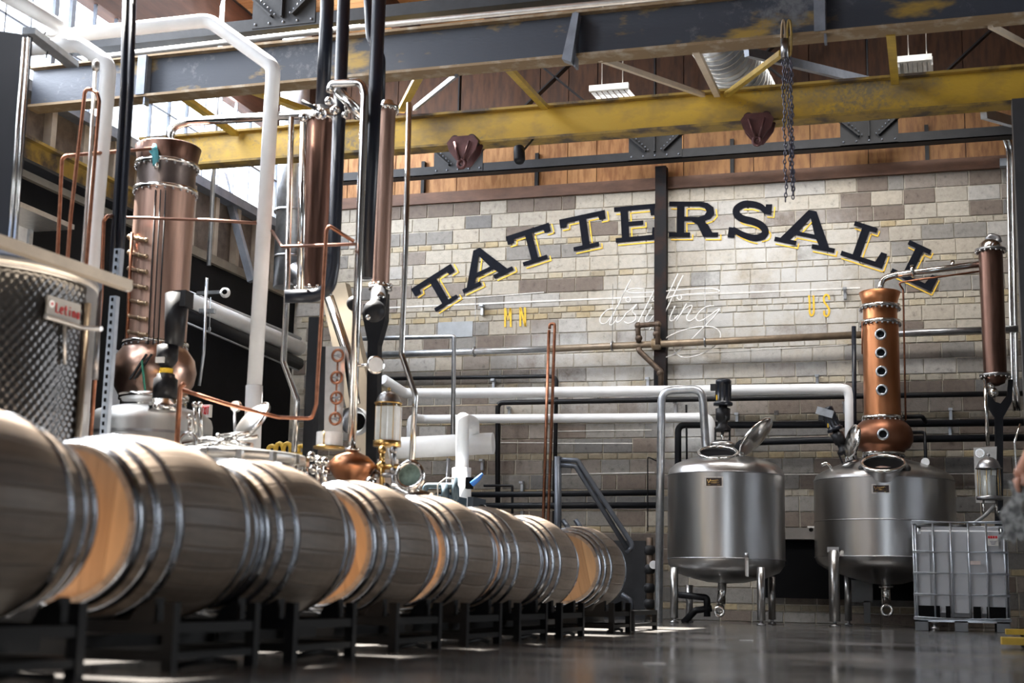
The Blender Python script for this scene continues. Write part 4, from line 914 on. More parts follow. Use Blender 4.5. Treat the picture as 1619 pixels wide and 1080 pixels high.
c = P(1542, 890, YI-.03); G().box(c, (M1(c, 16), .006, M1(c, 6))).put('paper_strip', mat('pink_paper', (.62, .52, .48), .6), T)
G().lathe(((x0+x1)/2, YI+.5, zt-.05), [(0, .05), (.09, .05), (.09, 0)], 20).put('fill_cap', RUBBER, T)
# pallet jack forks
t = thing('pallet_jack', 'yellow pallet jack forks reaching in from the right edge', 'pallet jack', PZ(1600, 1005, .05))
for (xa, ya) in ((1590, 1001), (1583, 1016)):
    a = PZ(xa, ya, .04); 
    G().span((a.x, a.y-.12, .03), (a.x+1.3, a.y+.12, .075)).put('fork', PALLET, t); G().disc((a.x+.15, a.y-.05, .03), .03, .1, (0, 1, 0), 12).put('roller', RUBBER, t)
# ================================================================== PERSON at right edge
def skin_obj(name, pts, edges, rad, m, parent, sub=2, root=0):
    me = bpy.data.meshes.new(name); off = org(parent); me.from_pydata([tuple(V(p)-off) for p in pts], edges, []); me.materials.append(m)
    o = bpy.data.objects.new(name, me); COL.objects.link(o); o.parent = parent
    md = o.modifiers.new('skin', 'SKIN'); 
    for i, r in enumerate(rad): me.skin_vertices[0].data[i].radius = (r, r) if not isinstance(r, tuple) else r
    me.skin_vertices[0].data[root].use_root = True; md.use_smooth_shade = True
    s = o.modifiers.new('sub', 'SUBSURF'); s.levels = sub; s.render_levels = sub; return o
D0 = PZ(1608, 1050, .05)
ox, oy = D0.x+.345, D0.y     # body centre; feet on the floor
PR = thing('person', 'person in pale trousers and grey shoes holding a mottled cloth at the right edge', 'person', (ox, oy, 0))
q = lambda x, y, z: V((ox+x, oy+y, z))
skin_obj('trousers', [q(0, 0, .95), q(-.10, 0, .85), q(-.20, -.03, .5), q(-.22, .02, .13), q(.10, 0, .85), q(.16, .02, .5), q(.17, .06, .13)], [(0, 1), (1, 2), (2, 3), (0, 4), (4, 5), (5, 6)], [(.16, .115), .095, .075, .058, .095, .075, .058], TROUS, PR)
skin_obj('shirt', [q(0, 0, .93), q(0, 0, 1.08), q(0, .01, 1.24), q(0, 0, 1.38), q(0, 0, 1.46), q(-.17, 0, 1.41), q(-.215, .03, 1.26), q(-.21, .03, 1.11), q(.17, 0, 1.41), q(.24, .01, 1.26), q(.26, 0, 1.12)], [(0, 1), (1, 2), (2, 3), (3, 4), (3, 5), (5, 6), (6, 7), (3, 8), (8, 9), (9, 10)], [(.165, .11), (.15, .10), (.165, .11), (.15, .10), (.06, .06), .072, .055, .05, .072, .055, .05], SHIRT, PR)
body = G(); hc = q(0, -.01, 1.655)
body.tube([q(0, .01, 1.44), q(0, 0, 1.53), q(0, -.01, 1.60)], [.062, .055, .058], 16)
body.lathe(hc, [(0, -.125), (.035, -.12), (.058, -.10), (.068, -.06), (.075, -.01), (.077, .04), (.068, .085), (.045, .112), (0, .122)], 24)
body.sph(q(-.077, 0, 1.655), .024, 8, (.5, 1, 1.2)); body.sph(q(.077, 0, 1.655), .024, 8, (.5, 1, 1.2))
body.sph(q(0, -.09, 1.635), .015, 10, (1, 1, 1.5)); body.put('head', SKIN, PR)
skin_obj('forearm', [q(-.20, .03, 1.14), q(-.22, -.04, .98), q(-.29, -.14, .85), q(-.315, -.18, .80)], [(0, 1), (1, 2), (2, 3)], [.042, .04, .028, .034], SKIN, PR)
for k in range(4): skin_obj('finger', [q(-.315-.005*k, -.20+.02*k, .80), q(-.325, -.21+.022*k, .765), q(-.315, -.205+.02*k, .735)], [(0, 1), (1, 2)], [.012, .010, .009], SKIN, PR, 1)
skin_obj('thumb', [q(-.30, -.2, .81), q(-.295, -.225, .785), q(-.305, -.23, .76)], [(0, 1), (1, 2)], [.013, .011, .009], SKIN, PR, 1)
skin_obj('forearm', [q(.27, 0, 1.15), q(.3, -.1, 1.0), q(.29, -.2, .88), q(.28, -.23, .84)], [(0, 1), (1, 2), (2, 3)], [.042, .04, .028, .034], SKIN, PR)
G().lathe(q(0, .018, 1.66), [(.082, -.03), (.086, .03), (.078, .085), (.05, .118), (0, .128)], 24).put('hair', HAIR, PR)
for k in (-1, 1):
    G().sph(q(.03*k, -.078, 1.66), .009, 8).put('eye', SWITCH, PR); G().sph(q(.03*k, -.085, 1.66), .005, 8).put('pupil', BLACKM, PR)
    G().tube([q(.018*k, -.082, 1.682), q(.045*k, -.075, 1.683)], .004, 6).put('eyebrow', HAIR, PR)
G().tube([q(-.022, -.08, 1.595), q(0, -.086, 1.593), q(.022, -.08, 1.595)], .0055, 6).put('mouth', mat('lips', (.42, .16, .13), .5), PR)
for k, yy_ in ((-.22, .02), (.17, .06)): 
    skin_obj('shoe', [q(k, yy_+.06, .06), q(k-.02, yy_-.06, .055), q(k-.03, yy_-.17, .045)], [(0, 1), (1, 2)], [.055, .052, .04], SHOE, PR)
g = G()
rr_ = random.Random(5); cl = []
for i in range(9):
    row = []
    for j in range(7):
        row.append(g.b.verts.new(q(-.30-.008*j+.018*math.sin(i*1.3+j)-.008*i*(j/6), -.24+.022*j+.015*math.sin(i*.9), .78-.030*i+.016*math.sin(j*1.7))))
    cl.append(row)
for i in range(8):
    for j in range(6): f = g.face((cl[i][j], cl[i][j+1], cl[i+1][j+1], cl[i+1][j])); f.smooth = True
bmesh.ops.solidify(g.b, geom=list(g.b.faces), thickness=.008)
g.solo('mottled_cloth', CLOTH, 'grey mottled cloth hanging from the person\'s hand', 'cloth')
# ================================================================== BARRELS
XB, ZB = -2.92, .495
RH, RB, LB = .275, .345, .93
def rad(t): return RB-(RB-RH)*(abs(t)/(LB/2))**1.9
def make_barrel():
    t = thing('oak_barrel', '', 'barrel', (0, 0, 0), 'oak barrels lying end to end on the racks')
    NS = 28; ms = []
    for v in range(4):
        g = G(); segs = 10; rows = []; dA = math.pi/NS*.975
        for k in range(segs+1):
            y = -LB/2+LB*k/segs; r = rad(y); row = []
            for (an, rr) in ((-dA, r), (-dA*.8, r+.002), (dA*.8, r+.002), (dA, r), (dA, r-.02), (-dA, r-.02)):
                row.append(g.b.verts.new((rr*math.sin(an), y, rr*math.cos(an))))
            rows.append(row)
        for A, B in zip(rows, rows[1:]):
            for i in range(6): g.face((A[i], A[(i+1) % 6], B[(i+1) % 6], B[i]))
        g.face(rows[0]); g.face(rows[-1][::-1]); ms.append(g.mesh('stave', OAK[v]))
    for k in range(NS):
        o = bpy.data.objects.new('stave', ms[k*7 % 4]); COL.objects.link(o); o.parent = t; o.rotation_euler.y = 2*math.pi*k/NS
    for sgn in (-1, 1):
        y = sgn*(LB/2-.03); R_ = RH-.014; nb = 6
        for k in range(nb):
            xa, xb = -R_+2*R_*k/nb+.0008, -R_+2*R_*(k+1)/nb-.0008
            top = [(x, math.sqrt(max(0, R_*R_-x*x))) for x in [xa+(xb-xa)*j/4 for j in range(5)]]
            pts = [(x, y, z_) for x, z_ in top]+[(x, y, -z_) for x, z_ in top[::-1]]
            pp_ = []
            for p in pts:
                if not pp_ or (V(p)-V(pp_[-1])).length > 1e-4: pp_.append(p)
            G().extr(pp_, (0, .018*sgn, 0)).put('head_board', OAKH[(k*2+(sgn > 0)) % 3], t)
    for y in (-.44, -.36, -.25, .25, .36, .44):
        w = .034 if abs(y) < .4 else .042; ya, yb = y-w/2, y+w/2
        if abs(y) > .4: ya, yb = (y-w/2, y+w/2)
        ya = max(ya, -LB/2+.004); yb = min(yb, LB/2-.004)
        G().lathe((0, 0, 0), [(rad(ya)+.002, ya), (rad(ya)+.006, ya), (rad(yb)+.006, yb), (rad(yb)+.002, yb)], 48, (0, 1, 0)).put('hoop', HOOP, t)
    return t
KR = {}
proto = make_barrel()
yb_ = [3.56, 4.72, 5.66, 6.78, 7.82, 8.82, 9.80, 11.36]
labs = ['nearest oak barrel, cut by the left edge of the photo', 'second barrel from the left, its pale golden head showing', 'third barrel from the left, in front of the round-rimmed vat',
        'fourth barrel from the left, below the small copper gourd', 'fifth barrel from the left, in front of the round sight glass', 'sixth barrel from the left, in front of the blue-grey heat exchanger', 'seventh barrel from the left, second from the far end', 'farthest oak barrel at the right end of the row']
for i, y in enumerate(yb_):
    o = proto if i == 0 else dup(proto, (0, 0, 0))
    o.location = (XB, y, ZB); o['label'] = labs[i]; o.rotation_euler = (0, random.uniform(-.3, .3), random.uniform(-.012, .012))
# racks
def make_rack():
    t = thing('barrel_rack', '', 'rack', (0, 0, 0), 'black steel barrel racks')
    h = .155
    for y in (-.30, .30):
        G().span((-.36, y-.022, h-.02), (1.05*-1+.0, y+.022, h+.02)).put('cross_rail', RACKM, t) if False else None
        G().span((-1.1, y-.02, .125), (.36, y+.02, .17)).put('top_rail', RACKM, t)
        G().span((-1.1, y-.02, .035), (.36, y+.02, .07)).put('bottom_rail', RACKM, t)
        for x in (.34, -.36, -1.08): G().span((x-.02, y-.022, 0), (x+.02, y+.022, .235 if x > 0 else .17)).put('post', RACKM, t)
        for x in (-.24, .24): G().extr([(x-.05, y-.03, .165), (x+.05, y-.03, .165), (x+(.05 if x > 0 else .02), y-.03, .165+(.085 if x > 0 else .05)), (x-(.05 if x < 0 else .02), y-.03, .165+(.085 if x < 0 else .05))], (0, .06, 0)).put('cradle', RACKM, t)
    for x in (.34, -1.08):
        G().span((x-.015, -.30, .13), (x+.015, .30, .165)).span((x-.015, -.30, .04), (x+.015, .30, .065)).put('side_rail', RACKM, t)
    for x in (0, -.72): G().span((x-.1, -.46, .075), (x+.1, .46, .12)).put('fork_channel', RACKM, t)
    G().tube([(.30, -.25, .012), (.33, 0, .03), (.30, .25, .012)], .012, 6, .05).put('foot_skid', RACKM, t)
    return t
rk = make_rack()
rl = ['nearest black rack, under the barrel cut by the photo edge', 'black rack under the barrel with the golden head showing', 'black rack under the third barrel from the left', 'black rack under the fourth barrel from the left', 'black rack under the fifth barrel from the left', 'black rack under the sixth barrel from the left', 'black rack under the seventh barrel from the left', 'black rack under the farthest barrel, standing in the sun patch']
for i, y in enumerate(yb_):
    o = rk if i == 0 else dup(rk, (0, 0, 0)); o.location = (XB, y, 0); o['label'] = rl[i]
# rack extension to the right of last barrel
t = thing('barrel_rack', 'low empty black rack frame at the far end of the barrel row', 'rack', (-2.9, 12.6, 0), 'black steel barrel racks')
for y in (12.0, 12.95):
    for x in (-2.62, -3.7): G().span((x-.02, y-.02, 0), (x+.02, y+.02, .17)).put('post', RACKM, t)
    G().span((-3.7, y-.02, .13), (-2.62, y+.02, .17)).put('cross_rail', RACKM, t)
for x in (-2.62, -3.7): G().span((x-.02, 12.0, .13), (x+.02, 12.95, .17)).span((x-.02, 12.0, .035), (x+.02, 12.95, .06)).put('side_rail', RACKM, t)
# ================================================================== LEFT STILL
YL = 9.75
b5, z5, s5 = vert(254, 420, YL)
xax = lambda y: P(254, y, YL)
K = thing('copper_column', 'weathered copper still column with bolted flanges at the left', 'still', V((b5.x, b5.y, z5(640))))
G().lathe(b5, [(47*s5, z5(585)), (47*s5, z5(305))], 40).put('column_shell', COPPERL, K)
G().lathe(b5, [(46*s5, z5(305)), (46*s5, z5(262))], 40).put('head_band', mat('grey_copper', (.17, .14, .13), .35, .9, .4, 3), K)
G().lathe(b5, [(46*s5, z5(265)), (52*s5, z5(236)), (49*s5, z5(234)), (0, z5(234))], 40).put('flared_top', COPPERD, K)
for y in (265, 305, 545):
    f = G().lathe(b5, [(44*s5, z5(y)-.012), (51*s5, z5(y)-.012), (51*s5, z5(y)+.016), (44*s5, z5(y)+.016)], 40).put('flange', CHROME, K)
    g = G()
    for k in range(24): an = k*math.pi/12; g.sph(b5+V((49*s5*math.cos(an), 49*s5*math.sin(an), z5(y)-.024)), .011, 6)
    g.put('bolts', STEELD, f)['kind'] = 'stuff'
G().lathe(b5, [(46*s5, z5(632)), (52*s5, z5(625)), (63*s5, z5(605)), (66*s5, z5(588)), (62*s5, z5(568)), (50*s5, z5(552)), (44*s5, z5(547))], 40).put('onion_bulb', mat('left_bulb_copper', (.42, .27, .21), .28, 1, .25, 3), K)
for i in range(7):
    y = 375+i*25; c = P(207, y, YL-.05); G().tube([P(204, y, YL-.2), P(232, y+5, YL-.3)], .015, 8).sph(P(205, y, YL-.2), .024, 8).sph(P(220, y+3, YL-.26), .022, 8).sph(P(231, y+5, YL-.3), .02, 8).put('tap_nozzle', mat('verdigris_brass', (.28, .2, .13), .4, .8, .4, 20), K)
G().tube([P(209, 368, YL-.24), P(205, 440, YL-.22), P(199, 560, YL-.2)], .014, 8).put('side_manifold', COPPIPE, K)
for x in (246, 254, 262): G().tube([P(x, 300, YL-.24), P(x-12, 545, YL-.24)], .006, 6).put('pull_wire', IRON, K)
G().beam(P(232, 560, YL-.32), P(205, 600, YL-.34), .02, .012).beam(P(240, 560, YL-.32), P(212, 600, YL-.34), .02, .012).put('brace_strap', IRON, K)
G().beam(P(224, 570, YL-.36), P(230, 622, YL-.33), .035, .01).put('green_strap', mat('green_patina', (.04, .25, .17), .5), K)
t = thing('valve', 'teal handled valve on top of the weathered copper column', 'valve', P(245, 262, YL-.28))
G().tube([P(246, 262, YL-.28), P(245, 240, YL-.28), P(244, 228, YL-.28)], [.022, .028, .014], 10).sph(P(243, 238, YL-.28), .035).put('handle', TEALP, t); G().tube([P(248, 266, YL-.28), P(247, 258, YL-.28)], .02, 8).put('stem', CHROME, t)
# kettle beneath
b6, z6, s6 = vert(235, 700, 9.6)
K = thing('still_kettle', 'domed stainless kettle under the weathered copper column', 'tank', b6)
G().lathe(b6, [(98*s6, 0.25), (98*s6, z6(672)), (95*s6, z6(662)), (84*s6, z6(653)), (55*s6, z6(645)), (0, z6(640))], 56).put('shell', SATIN, K)
G().lathe(b6, [(99*s6, z6(690)-.01), (99*s6, z6(690)+.01)], 56).put('seam', STEELD, K)
G().lathe(b6+V((.02, 0, 0)), [(52*s6, z6(646)), (52*s6, z6(634)), (55*s6, z6(634)), (55*s6, z6(626)), (0, z6(626))], 40).put('neck_flange', CHROME, K)
for a_ in (0.6, 2.2, 3.9, 5.4): G().tube([b6+V((80*s6*math.cos(a_), 80*s6*math.sin(a_), 0)), b6+V((80*s6*math.cos(a_), 80*s6*math.sin(a_), .3))], .05, 10).put('leg', STEEL, K)
# black agitator in front
t = thing('agitator_motor', 'large black agitator motor in front of the weathered copper column', 'motor', P(262, 640, 9.1), 'black agitator motors')
b7, z7, s7 = vert(262, 600, 9.1)
G().lathe(b7, [(0, z7(650)), (24*s7, z7(650)), (24*s7, z7(640)), (20*s7, z7(638)), (20*s7, z7(632)), (0, z7(632))], 28).put('base_flange', CHROME, t)
G().lathe(b7, [(0, z7(632)), (19*s7, z7(631)), (19*s7, z7(600)), (15*s7, z7(597)), (14*s7, z7(592)), (9*s7, z7(590)), (9*s7, z7(583)), (0, z7(583))], 28).put('gearbox', BLACKP, t)
G().lathe(b7, [(10.5*s7, z7(592)), (10.5*s7, z7(583))], 28).put('yellow_band', YPAINT, t)
G().lathe(b7, [(0, z7(584)), (8*s7, z7(583)), (14*s7, z7(575)), (17*s7, z7(570)), (17*s7, z7(547)), (0, z7(546))], 28).put('middle_housing', BLACKP, t)
G().lathe(b7+V((.05, 0, 0)), [(0, z7(548)), (15*s7, z7(546)), (19*s7, z7(466)), (0, z7(464))], 28).put('motor_body', BLACKP, t)
G().box(P(289, 474, 9.1), (.11, .12, .12)).put('terminal_box', BLACKP, t)
G().box(P(253, 569, 8.98), (14*s7, .02, 9*s7)).put('rating_label', SWITCH, t)
# round vat in front
b8, z8, s8 = vert(358, 740, 8.4)
K = thing('open_vat', 'stainless vat with wide flat rim and hinged lid behind the third barrel', 'tank', b8)
G().lathe(b8, [(112*s8, .3), (112*s8, z8(727))], 56).put('shell', STEEL, K)
G().lathe(b8, [(112*s8, z8(734)), (124*s8, z8(732)), (125*s8, z8(724)), (123*s8, z8(719)), (80*s8, z8(714)), (0, z8(712))], 56).put('rim_lid', SATIN, K)
for a_ in (0.6, 2.2, 3.9, 5.4): G().tube([b8+V((90*s8*math.cos(a_), 90*s8*math.sin(a_), 0)), b8+V((90*s8*math.cos(a_), 90*s8*math.sin(a_), .4))], .05, 10).put('leg', STEEL, K)
for i, an in enumerate([k*.42-2.6 for k in range(9)]):
    c = b8+V((122*s8*math.cos(an), 122*s8*math.sin(an), z8(728))); G().box(c, (.05, .05, .06)).tube([c, c+V((.03*math.cos(an), .03*math.sin(an), -.13))], .012, 8).put('clamp', CHROME, K)
t = thing('vat_cover', 'round dished steel lid standing open behind the vat', 'lid', P(396, 670, 8.9))
c = P(397, 668, 8.9); ax = V((-.5, -.62, .55)).normalized()
G().lathe(c, [(0, .05), (30*s8, .035), (40*s8, 0), (41.5*s8, -.02), (40*s8, -.02), (30*s8, .02), (0, .035)], 40, ax).put('dish', STEEL, t)
xx = ax.cross(V((0, 0, 1))).normalized(); yy = ax.cross(xx)
G().tube([c+(xx*math.cos(a_)+yy*math.sin(a_))*41*s8 for a_ in [k*math.pi/16 for k in range(32)]], .012, 8, closed=True).put('rim', CHROME, t)
t = thing('pressure_dial', 'pale round dial on a thin stem above the vat', 'gauge', P(371, 700, 8.5))
G().disc(P(371, 642, 8.5), 9*s8, .03, (.2, 1, 0), 24).put('dial', CHROME, t); G().disc(P(371, 642, 8.49), 8*s8, -.005, (.2, 1, 0), 24).put('face', GAUGE, t); G().tube([P(371, 650, 8.5), P(371, 712, 8.5)], .008, 8).put('stem', GALV, t)
# vat top valves
t = thing('valve_cluster', 'cluster of polished valves and clamps on the vat top', 'valve', P(310, 712, 8.3))
g = G(); c = P(297, 700, 8.2); g.tube([c+V((15*s8*math.cos(a_), 0, 15*s8*math.sin(a_))) for a_ in [k*math.pi/10 for k in range(20)]], 3*s8, 8, closed=True); g.put('ring_clamp', CHROME, t)
G().tube([P(290, 702, 8.25), P(330, 696, 8.25), P(372, 702, 8.25), P(398, 706, 8.25)], 6*s8, 12, .05).put('manifold', CHROME, t)
for x, y, x2, y2 in ((345, 690, 395, 684), (355, 697, 408, 690), (300, 660, 300, 690), (316, 640, 318, 690), (308, 640, 308, 684), (330, 706, 350, 700), (372, 690, 380, 706)):
    G().tube([P(x, y, 8.2), P(x2, y2, 8.2)], 3*s8, 8).sph(P(x, y, 8.2), 5*s8, 8).put('valve_handle', CHROME, t)
G().tube([P(278, 728, 8.15), P(285, 612, 8.15), P(292, 606, 8.15)], .017, 10, .03).solo('copper_standpipe', COPPIPE, 'short copper standpipe rising from the vat', 'pipe')
pipe('copper_tube', [P(283, 615, 8.15), P(355, 638, 8.4), P(440, 660, 8.7), P(493, 662, 8.8), P(500, 640, 8.8), P(516, 365, 8.8), P(520, 357, 8.8), P(560, 382, 8.9)], 3, COPPIPE, 'long copper tube sloping over the vat then rising by the gauge panel', br=.04)
pipe('copper_tube', [P(430, 365, 9.6), P(446, 390, 9.4), P(562, 386, 8.9)], 2.4, mat('brown_tube', (.20, .10, .07), .45, .7), 'thin brown tube crossing the left condenser', br=.02)
pipe('copper_tube', [P(195, 344, 9.4), P(240, 345, 9.4), P(330, 348, 9.4), P(405, 353, 9.4)], 2.5, mat('brown_tube', (0, 0, 0)), 'brown tube crossing in front of the weathered column', br=.05)
# ================================================================== MIDDLE CONDENSERS
def condenser(x, hw, yt, yb, Y, m, label, capm=CHROME):
    b, zz, s = vert(x, (yt+yb)/2, Y); t = thing('condenser_tube', label, 'still', V((b.x, b.y, zz(yb))), 'copper condensers in the middle')
    G().lathe(b, [(hw*s, zz(yb)), (hw*s, zz(yt))], 32).put('shell', m, t)
    for y in (yt, yb): G().lathe(b, [(hw*.9*s, zz(y)-.012), (hw*1.38*s, zz(y)-.012), (hw*1.38*s, zz(y)+.014), (hw*.9*s, zz(y)+.014)], 32).put('flange', capm, t)
    G().lathe(b, [(hw*s, zz(yt)+.014), (hw*.7*s, zz(yt)+.06), (0, zz(yt)+.075)], 28).put('cap', capm, t)
    g = G()
    for k in range(14): an = k*math.pi/7; g.sph(b+V((hw*1.25*s*math.cos(an), hw*1.25*s*math.sin(an), zz(yt)-.02)), .012, 6); g.sph(b+V((hw*1.25*s*math.cos(an), hw*1.25*s*math.sin(an), zz(yb)+.025)), .012, 6)
    g.put('bolts', CHROME, t)['kind'] = 'stuff'; return t
condenser(501, 22, 190, 462, 9.6, COPPERD, 'tall brown copper condenser with silvery left edge')
condenser(607, 13.5, 172, 456, 9.86, COPPERL, 'slim pale copper condenser right of the black riser')
G().tube([P(480, 190, 9.42), P(475, 462, 9.42)], M1(P(480, 300, 9.42), 6), 12).solo('steel_tube', CHROME, 'bright steel tube along the left edge of the brown condenser', 'pipe')
pipe('insulated_riser', [P(519, -30, 9.5), P(510, 168, 9.5)], 11, FOAMB, 'left black riser entering from the roof above the brown condenser', seg=18)
pipe('insulated_riser', [P(545, -30, 9.3), P(527, 420, 9.3), P(521, 455, 9.3), P(500, 468, 9.3), P(450, 469, 9.2)], 10.5, FOAMB, 'middle black riser bending left beneath the brown condenser', br=.22, seg=18)
pipe('insulated_riser', [P(601, -30, 9.2), P(589, 230, 9.2), P(578, 440, 9.2)], 11, FOAMB, 'right black riser passing in front of the pale condenser', seg=18)
pipe('insulated_riser', [P(580, -30, 10.0), P(585, 60, 10.0), P(603, 90, 10.0), P(602, 160, 10.0)], 7, FOAMB, 'thinner black riser behind the right black riser', br=.2)
pipe('steel_pipe', [P(268, 236, YL), P(270, 200, YL), P(300, 192, YL), P(490, 181, 9.6), P(520, 180, 9.6)], 7, CHROME, 'horizontal polished vapour pipe from the weathered column to the condenser', br=.16, seg=18)
pipe('steel_pipe', [P(522, 146, 9.1), P(524, 133, 9.1), P(572, 130, 9.1), P(577, 150, 9.1), P(567, 420, 9.1), P(556, 712, 9.1)], 6.5, CHROME, 'hooked polished pipe dropping to the small copper gourd', br=.12, seg=16)
pipe('steel_pipe', [P(647, 163, 9.4), P(641, 400, 9.4), P(635, 560, 9.4), P(657, 625, 9.4), P(651, 728, 9.4)], 4.5, CHROME, 'slim steel pipe with kink above the round sight glass', br=.05)
pipe('steel_pipe', [P(461, 186, 9.5), P(453, 480, 9.5), P(448, 572, 9.5), P(470, 632, 9.5), P(465, 715, 9.5)], 4.7, CHROME, 'slim steel pipe with kink left of the brown condenser', br=.05)
t = thing('valve_cluster', 'knot of polished clamps and valves atop the brown condenser', 'valve', P(515, 180, 9.3))
for x, y, r_ in ((507, 180, 10), (498, 170, 5), (520, 160, 7), (540, 150, 7), (552, 170, 9), (565, 182, 8), (480, 186, 8), (545, 182, 6), (530, 175, 9)): G().sph(P(x, y, 9.25), M1(P(x, y, 9.25), r_), 10).put('valve_body', CHROME, t)
G().tube([P(535, 145, 9.15), P(575, 185, 9.15)], .04, 12).put('short_arm', CHROME, t)
G().tube([P(478, 160, 9.2), P(500, 172, 9.2)], .014, 8).put('lever', IRON, t)
t = thing('insulated_fitting', 'black insulated elbow under the pale condenser', 'fitting', P(588, 500, 9.6))
G().tube([P(600, 462, 9.8), P(598, 480, 9.7), P(585, 500, 9.6)], .065, 14, .08).sph(P(592, 492, 9.6), .085, 14).sph(P(560, 480, 9.9), .06, 12).put('elbow_body', FOAM, t)
G().sph(P(600, 470, 9.7), .045, 10).sph(P(582, 502, 9.45), .02, 8).put('drain_ball', CHROME, t)
st = [P(573, 500, 9.82), P(581, 540, 9.82), P(574, 935, 9.82), P(592, 935, 9.82), P(597, 545, 9.82), P(608, 505, 9.82), P(609, 462, 9.82), P(602, 462, 9.82), P(600, 490, 9.82), P(575, 480, 9.82)]
G().extr(st, (0, .09, 0)).solo('black_stand', FOAM, 'black forked stand carrying the pale condenser', 'stand')
G().span(P(483, 935, 9.55), P(497, 505, 9.65)).solo('black_post', FOAM, 'black post left of the gauge panel', 'stand')
# gauge panel
t = thing('control_board', 'grey control panel with a column of four copper hand valves', 'panel', P(530, 690, 9.35))
G().hexa([P(512, 692, 9.35), P(541, 692, 9.35), P(541, 692, 9.4), P(512, 692, 9.4), P(515, 548, 9.35), P(546, 548, 9.35), P(546, 548, 9.4), P(515, 548, 9.4)]).put('board', ALU, t)
G().hexa([P(503, 692, 9.38), P(512, 692, 9.35), P(512, 692, 9.55), P(503, 692, 9.55), P(506, 548, 9.38), P(515, 548, 9.35), P(515, 548, 9.55), P(506, 548, 9.55)]).put('side', IRON, t)
for x, y in ((534, 562), (532, 597), (532, 629), (530, 662)):
    c = P(x, y, 9.28); w_ = G().tube([c+V((10*s8*math.cos(a_), 0, 10*s8*math.sin(a_))) for a_ in [k*math.pi/8 for k in range(16)]], 2.4*s8, 8, closed=True).put('hand_wheel', COPPIPE, t)
    G().tube([c, c+V((0, .08, 0))], 3*s8, 8).tube([c+V((-8*s8, 0, 0)), c+V((8*s8, 0, 0))], 1*s8, 6).put('hub', STEELD, w_)
G().tube([P(534, 570, 9.3), P(530, 660, 9.3)], .008, 6).put('link_tube', COPPIPE, t)
t = thing('glass_drum', 'short glass drum with pale label under the valve panel', 'sight glass', P(520, 705, 9.2))
b9, z9, s9 = vert(521, 695, 9.2)
G().lathe(b9, [(21*s9, z9(706)), (21*s9, z9(684))], 28).put('glass', mat('milky_glass', (.7, .72, .74), .2), t); G().lathe(b9, [(0, z9(710)), (25*s9, z9(710)), (25*s9, z9(706)), (0, z9(706))], 28).put('base_ring', BRASS, t)
G().tube([b9+V((0, -21.5*s9, z9(706))), b9+V((0, -21.5*s9, z9(684)))], .006, 6).put('tie_rod', BRASS, t)
lantern(613, 600, 637, 704, 18.5, 9.3, 'domed glass lantern with brass ball beside the black forked stand')
G().box(P(614, 672, 9.3), (.16, .1, .26)).solo('proof_card', mat('white_card', (.78, .8, .8), .5), 'white card inside the left glass lantern', 'card')
# copper gourd
b10, z10, s10 = vert(556, 745, 9.1)
t = thing('copper_gourd', 'small copper gourd bulb under the hooked polished pipe', 'still', V((b10.x, b10.y, z10(790))))
G().lathe(b10, [(16*s10, z10(800)), (13*s10, z10(785)), (15*s10, z10(770)), (27*s10, z10(755)), (37*s10, z10(740)), (36*s10, z10(732)), (26*s10, z10(722)), (12*s10, z10(716)), (7*s10, z10(713))], 40).put('bulb', mat('polished_copper', (.42, .19, .10), .33, 1, .15, 3), t)
G().lathe(b10, [(7*s10, z10(714)), (13*s10, z10(713)), (13*s10, z10(709)), (7*s10, z10(708))], 24).put('collar', CHROME, t)
# round sight glass
t = thing('sight_glass', 'round glass porthole in a thick steel ring above the fifth barrel', 'sight glass', P(650, 755, 8.9))
c = P(650, 754, 8.9); ax = V((.12, -1, .15)).normalized(); s = M1(c, 1)
G().lathe(c, [(18*s, 0), (24*s, 0), (25*s, .03), (23*s, .06), (18*s, .06), (18*s, 0)], 32, ax).put('ring', CHROME, t)
G().lathe(c, [(0, .03), (18*s, .03)], 30, ax).put('glass', mat('green_glass', (.12, .17, .15), .08, 0, .6, 12), t)
for k in range(8):
    xx = ax.cross(V((0, 0, 1))).normalized(); yy = ax.cross(xx); G().sph(c+(xx*math.cos(k*.785)+yy*math.sin(k*.785))*21.5*s+ax*.065, 2*s, 8).put('bolt', STEELD, t)
G().tube([P(650, 728, 8.95), P(650, 735, 8.95)], .05, 10).tube([P(620, 775, 8.9), P(680, 790, 8.9)], .05, 12).put('neck', CHROME, t)
t = thing('valve_cluster', 'small valves and tubes between the glass lantern and the round sight glass', 'valve', P(612, 740, 9.2))
for x, y, x2, y2 in ((604, 712, 604, 735), (622, 712, 622, 740), (600, 738, 640, 738), (595, 752, 628, 750), (604, 735, 604, 775), (622, 745, 622, 780), (610, 770, 640, 782)): G().tube([P(x, y, 9.15), P(x2, y2, 9.15)], .02, 8).sph(P(x, y, 9.15), .03, 8).put('tube', STEELD if x % 4 else BRASS, t)
G().box(P(612, 760, 9.3), (.14, .05, .3)).put('tag_plate', SWITCH, t)
t = thing('valve_cluster', 'clamps and levers between the vat and the copper gourd', 'valve', P(500, 745, 8.9))
for x, y, x2, y2 in ((492, 722, 518, 728), (505, 730, 500, 770), (514, 730, 512, 775), (495, 742, 520, 745), (585, 762, 600, 775)): G().tube([P(x, y, 8.9), P(x2, y2, 8.9)], .018, 8).sph(P(x, y, 8.9), .035, 8).put('lever', CHROME, t)
t = thing('dial_gauge', 'round dial gauge on a short arm at the hooked pipe', 'gauge', P(593, 576, 9.0))
ax = V((.55, -.8, 0)).normalized(); c = P(594, 577, 9.0)
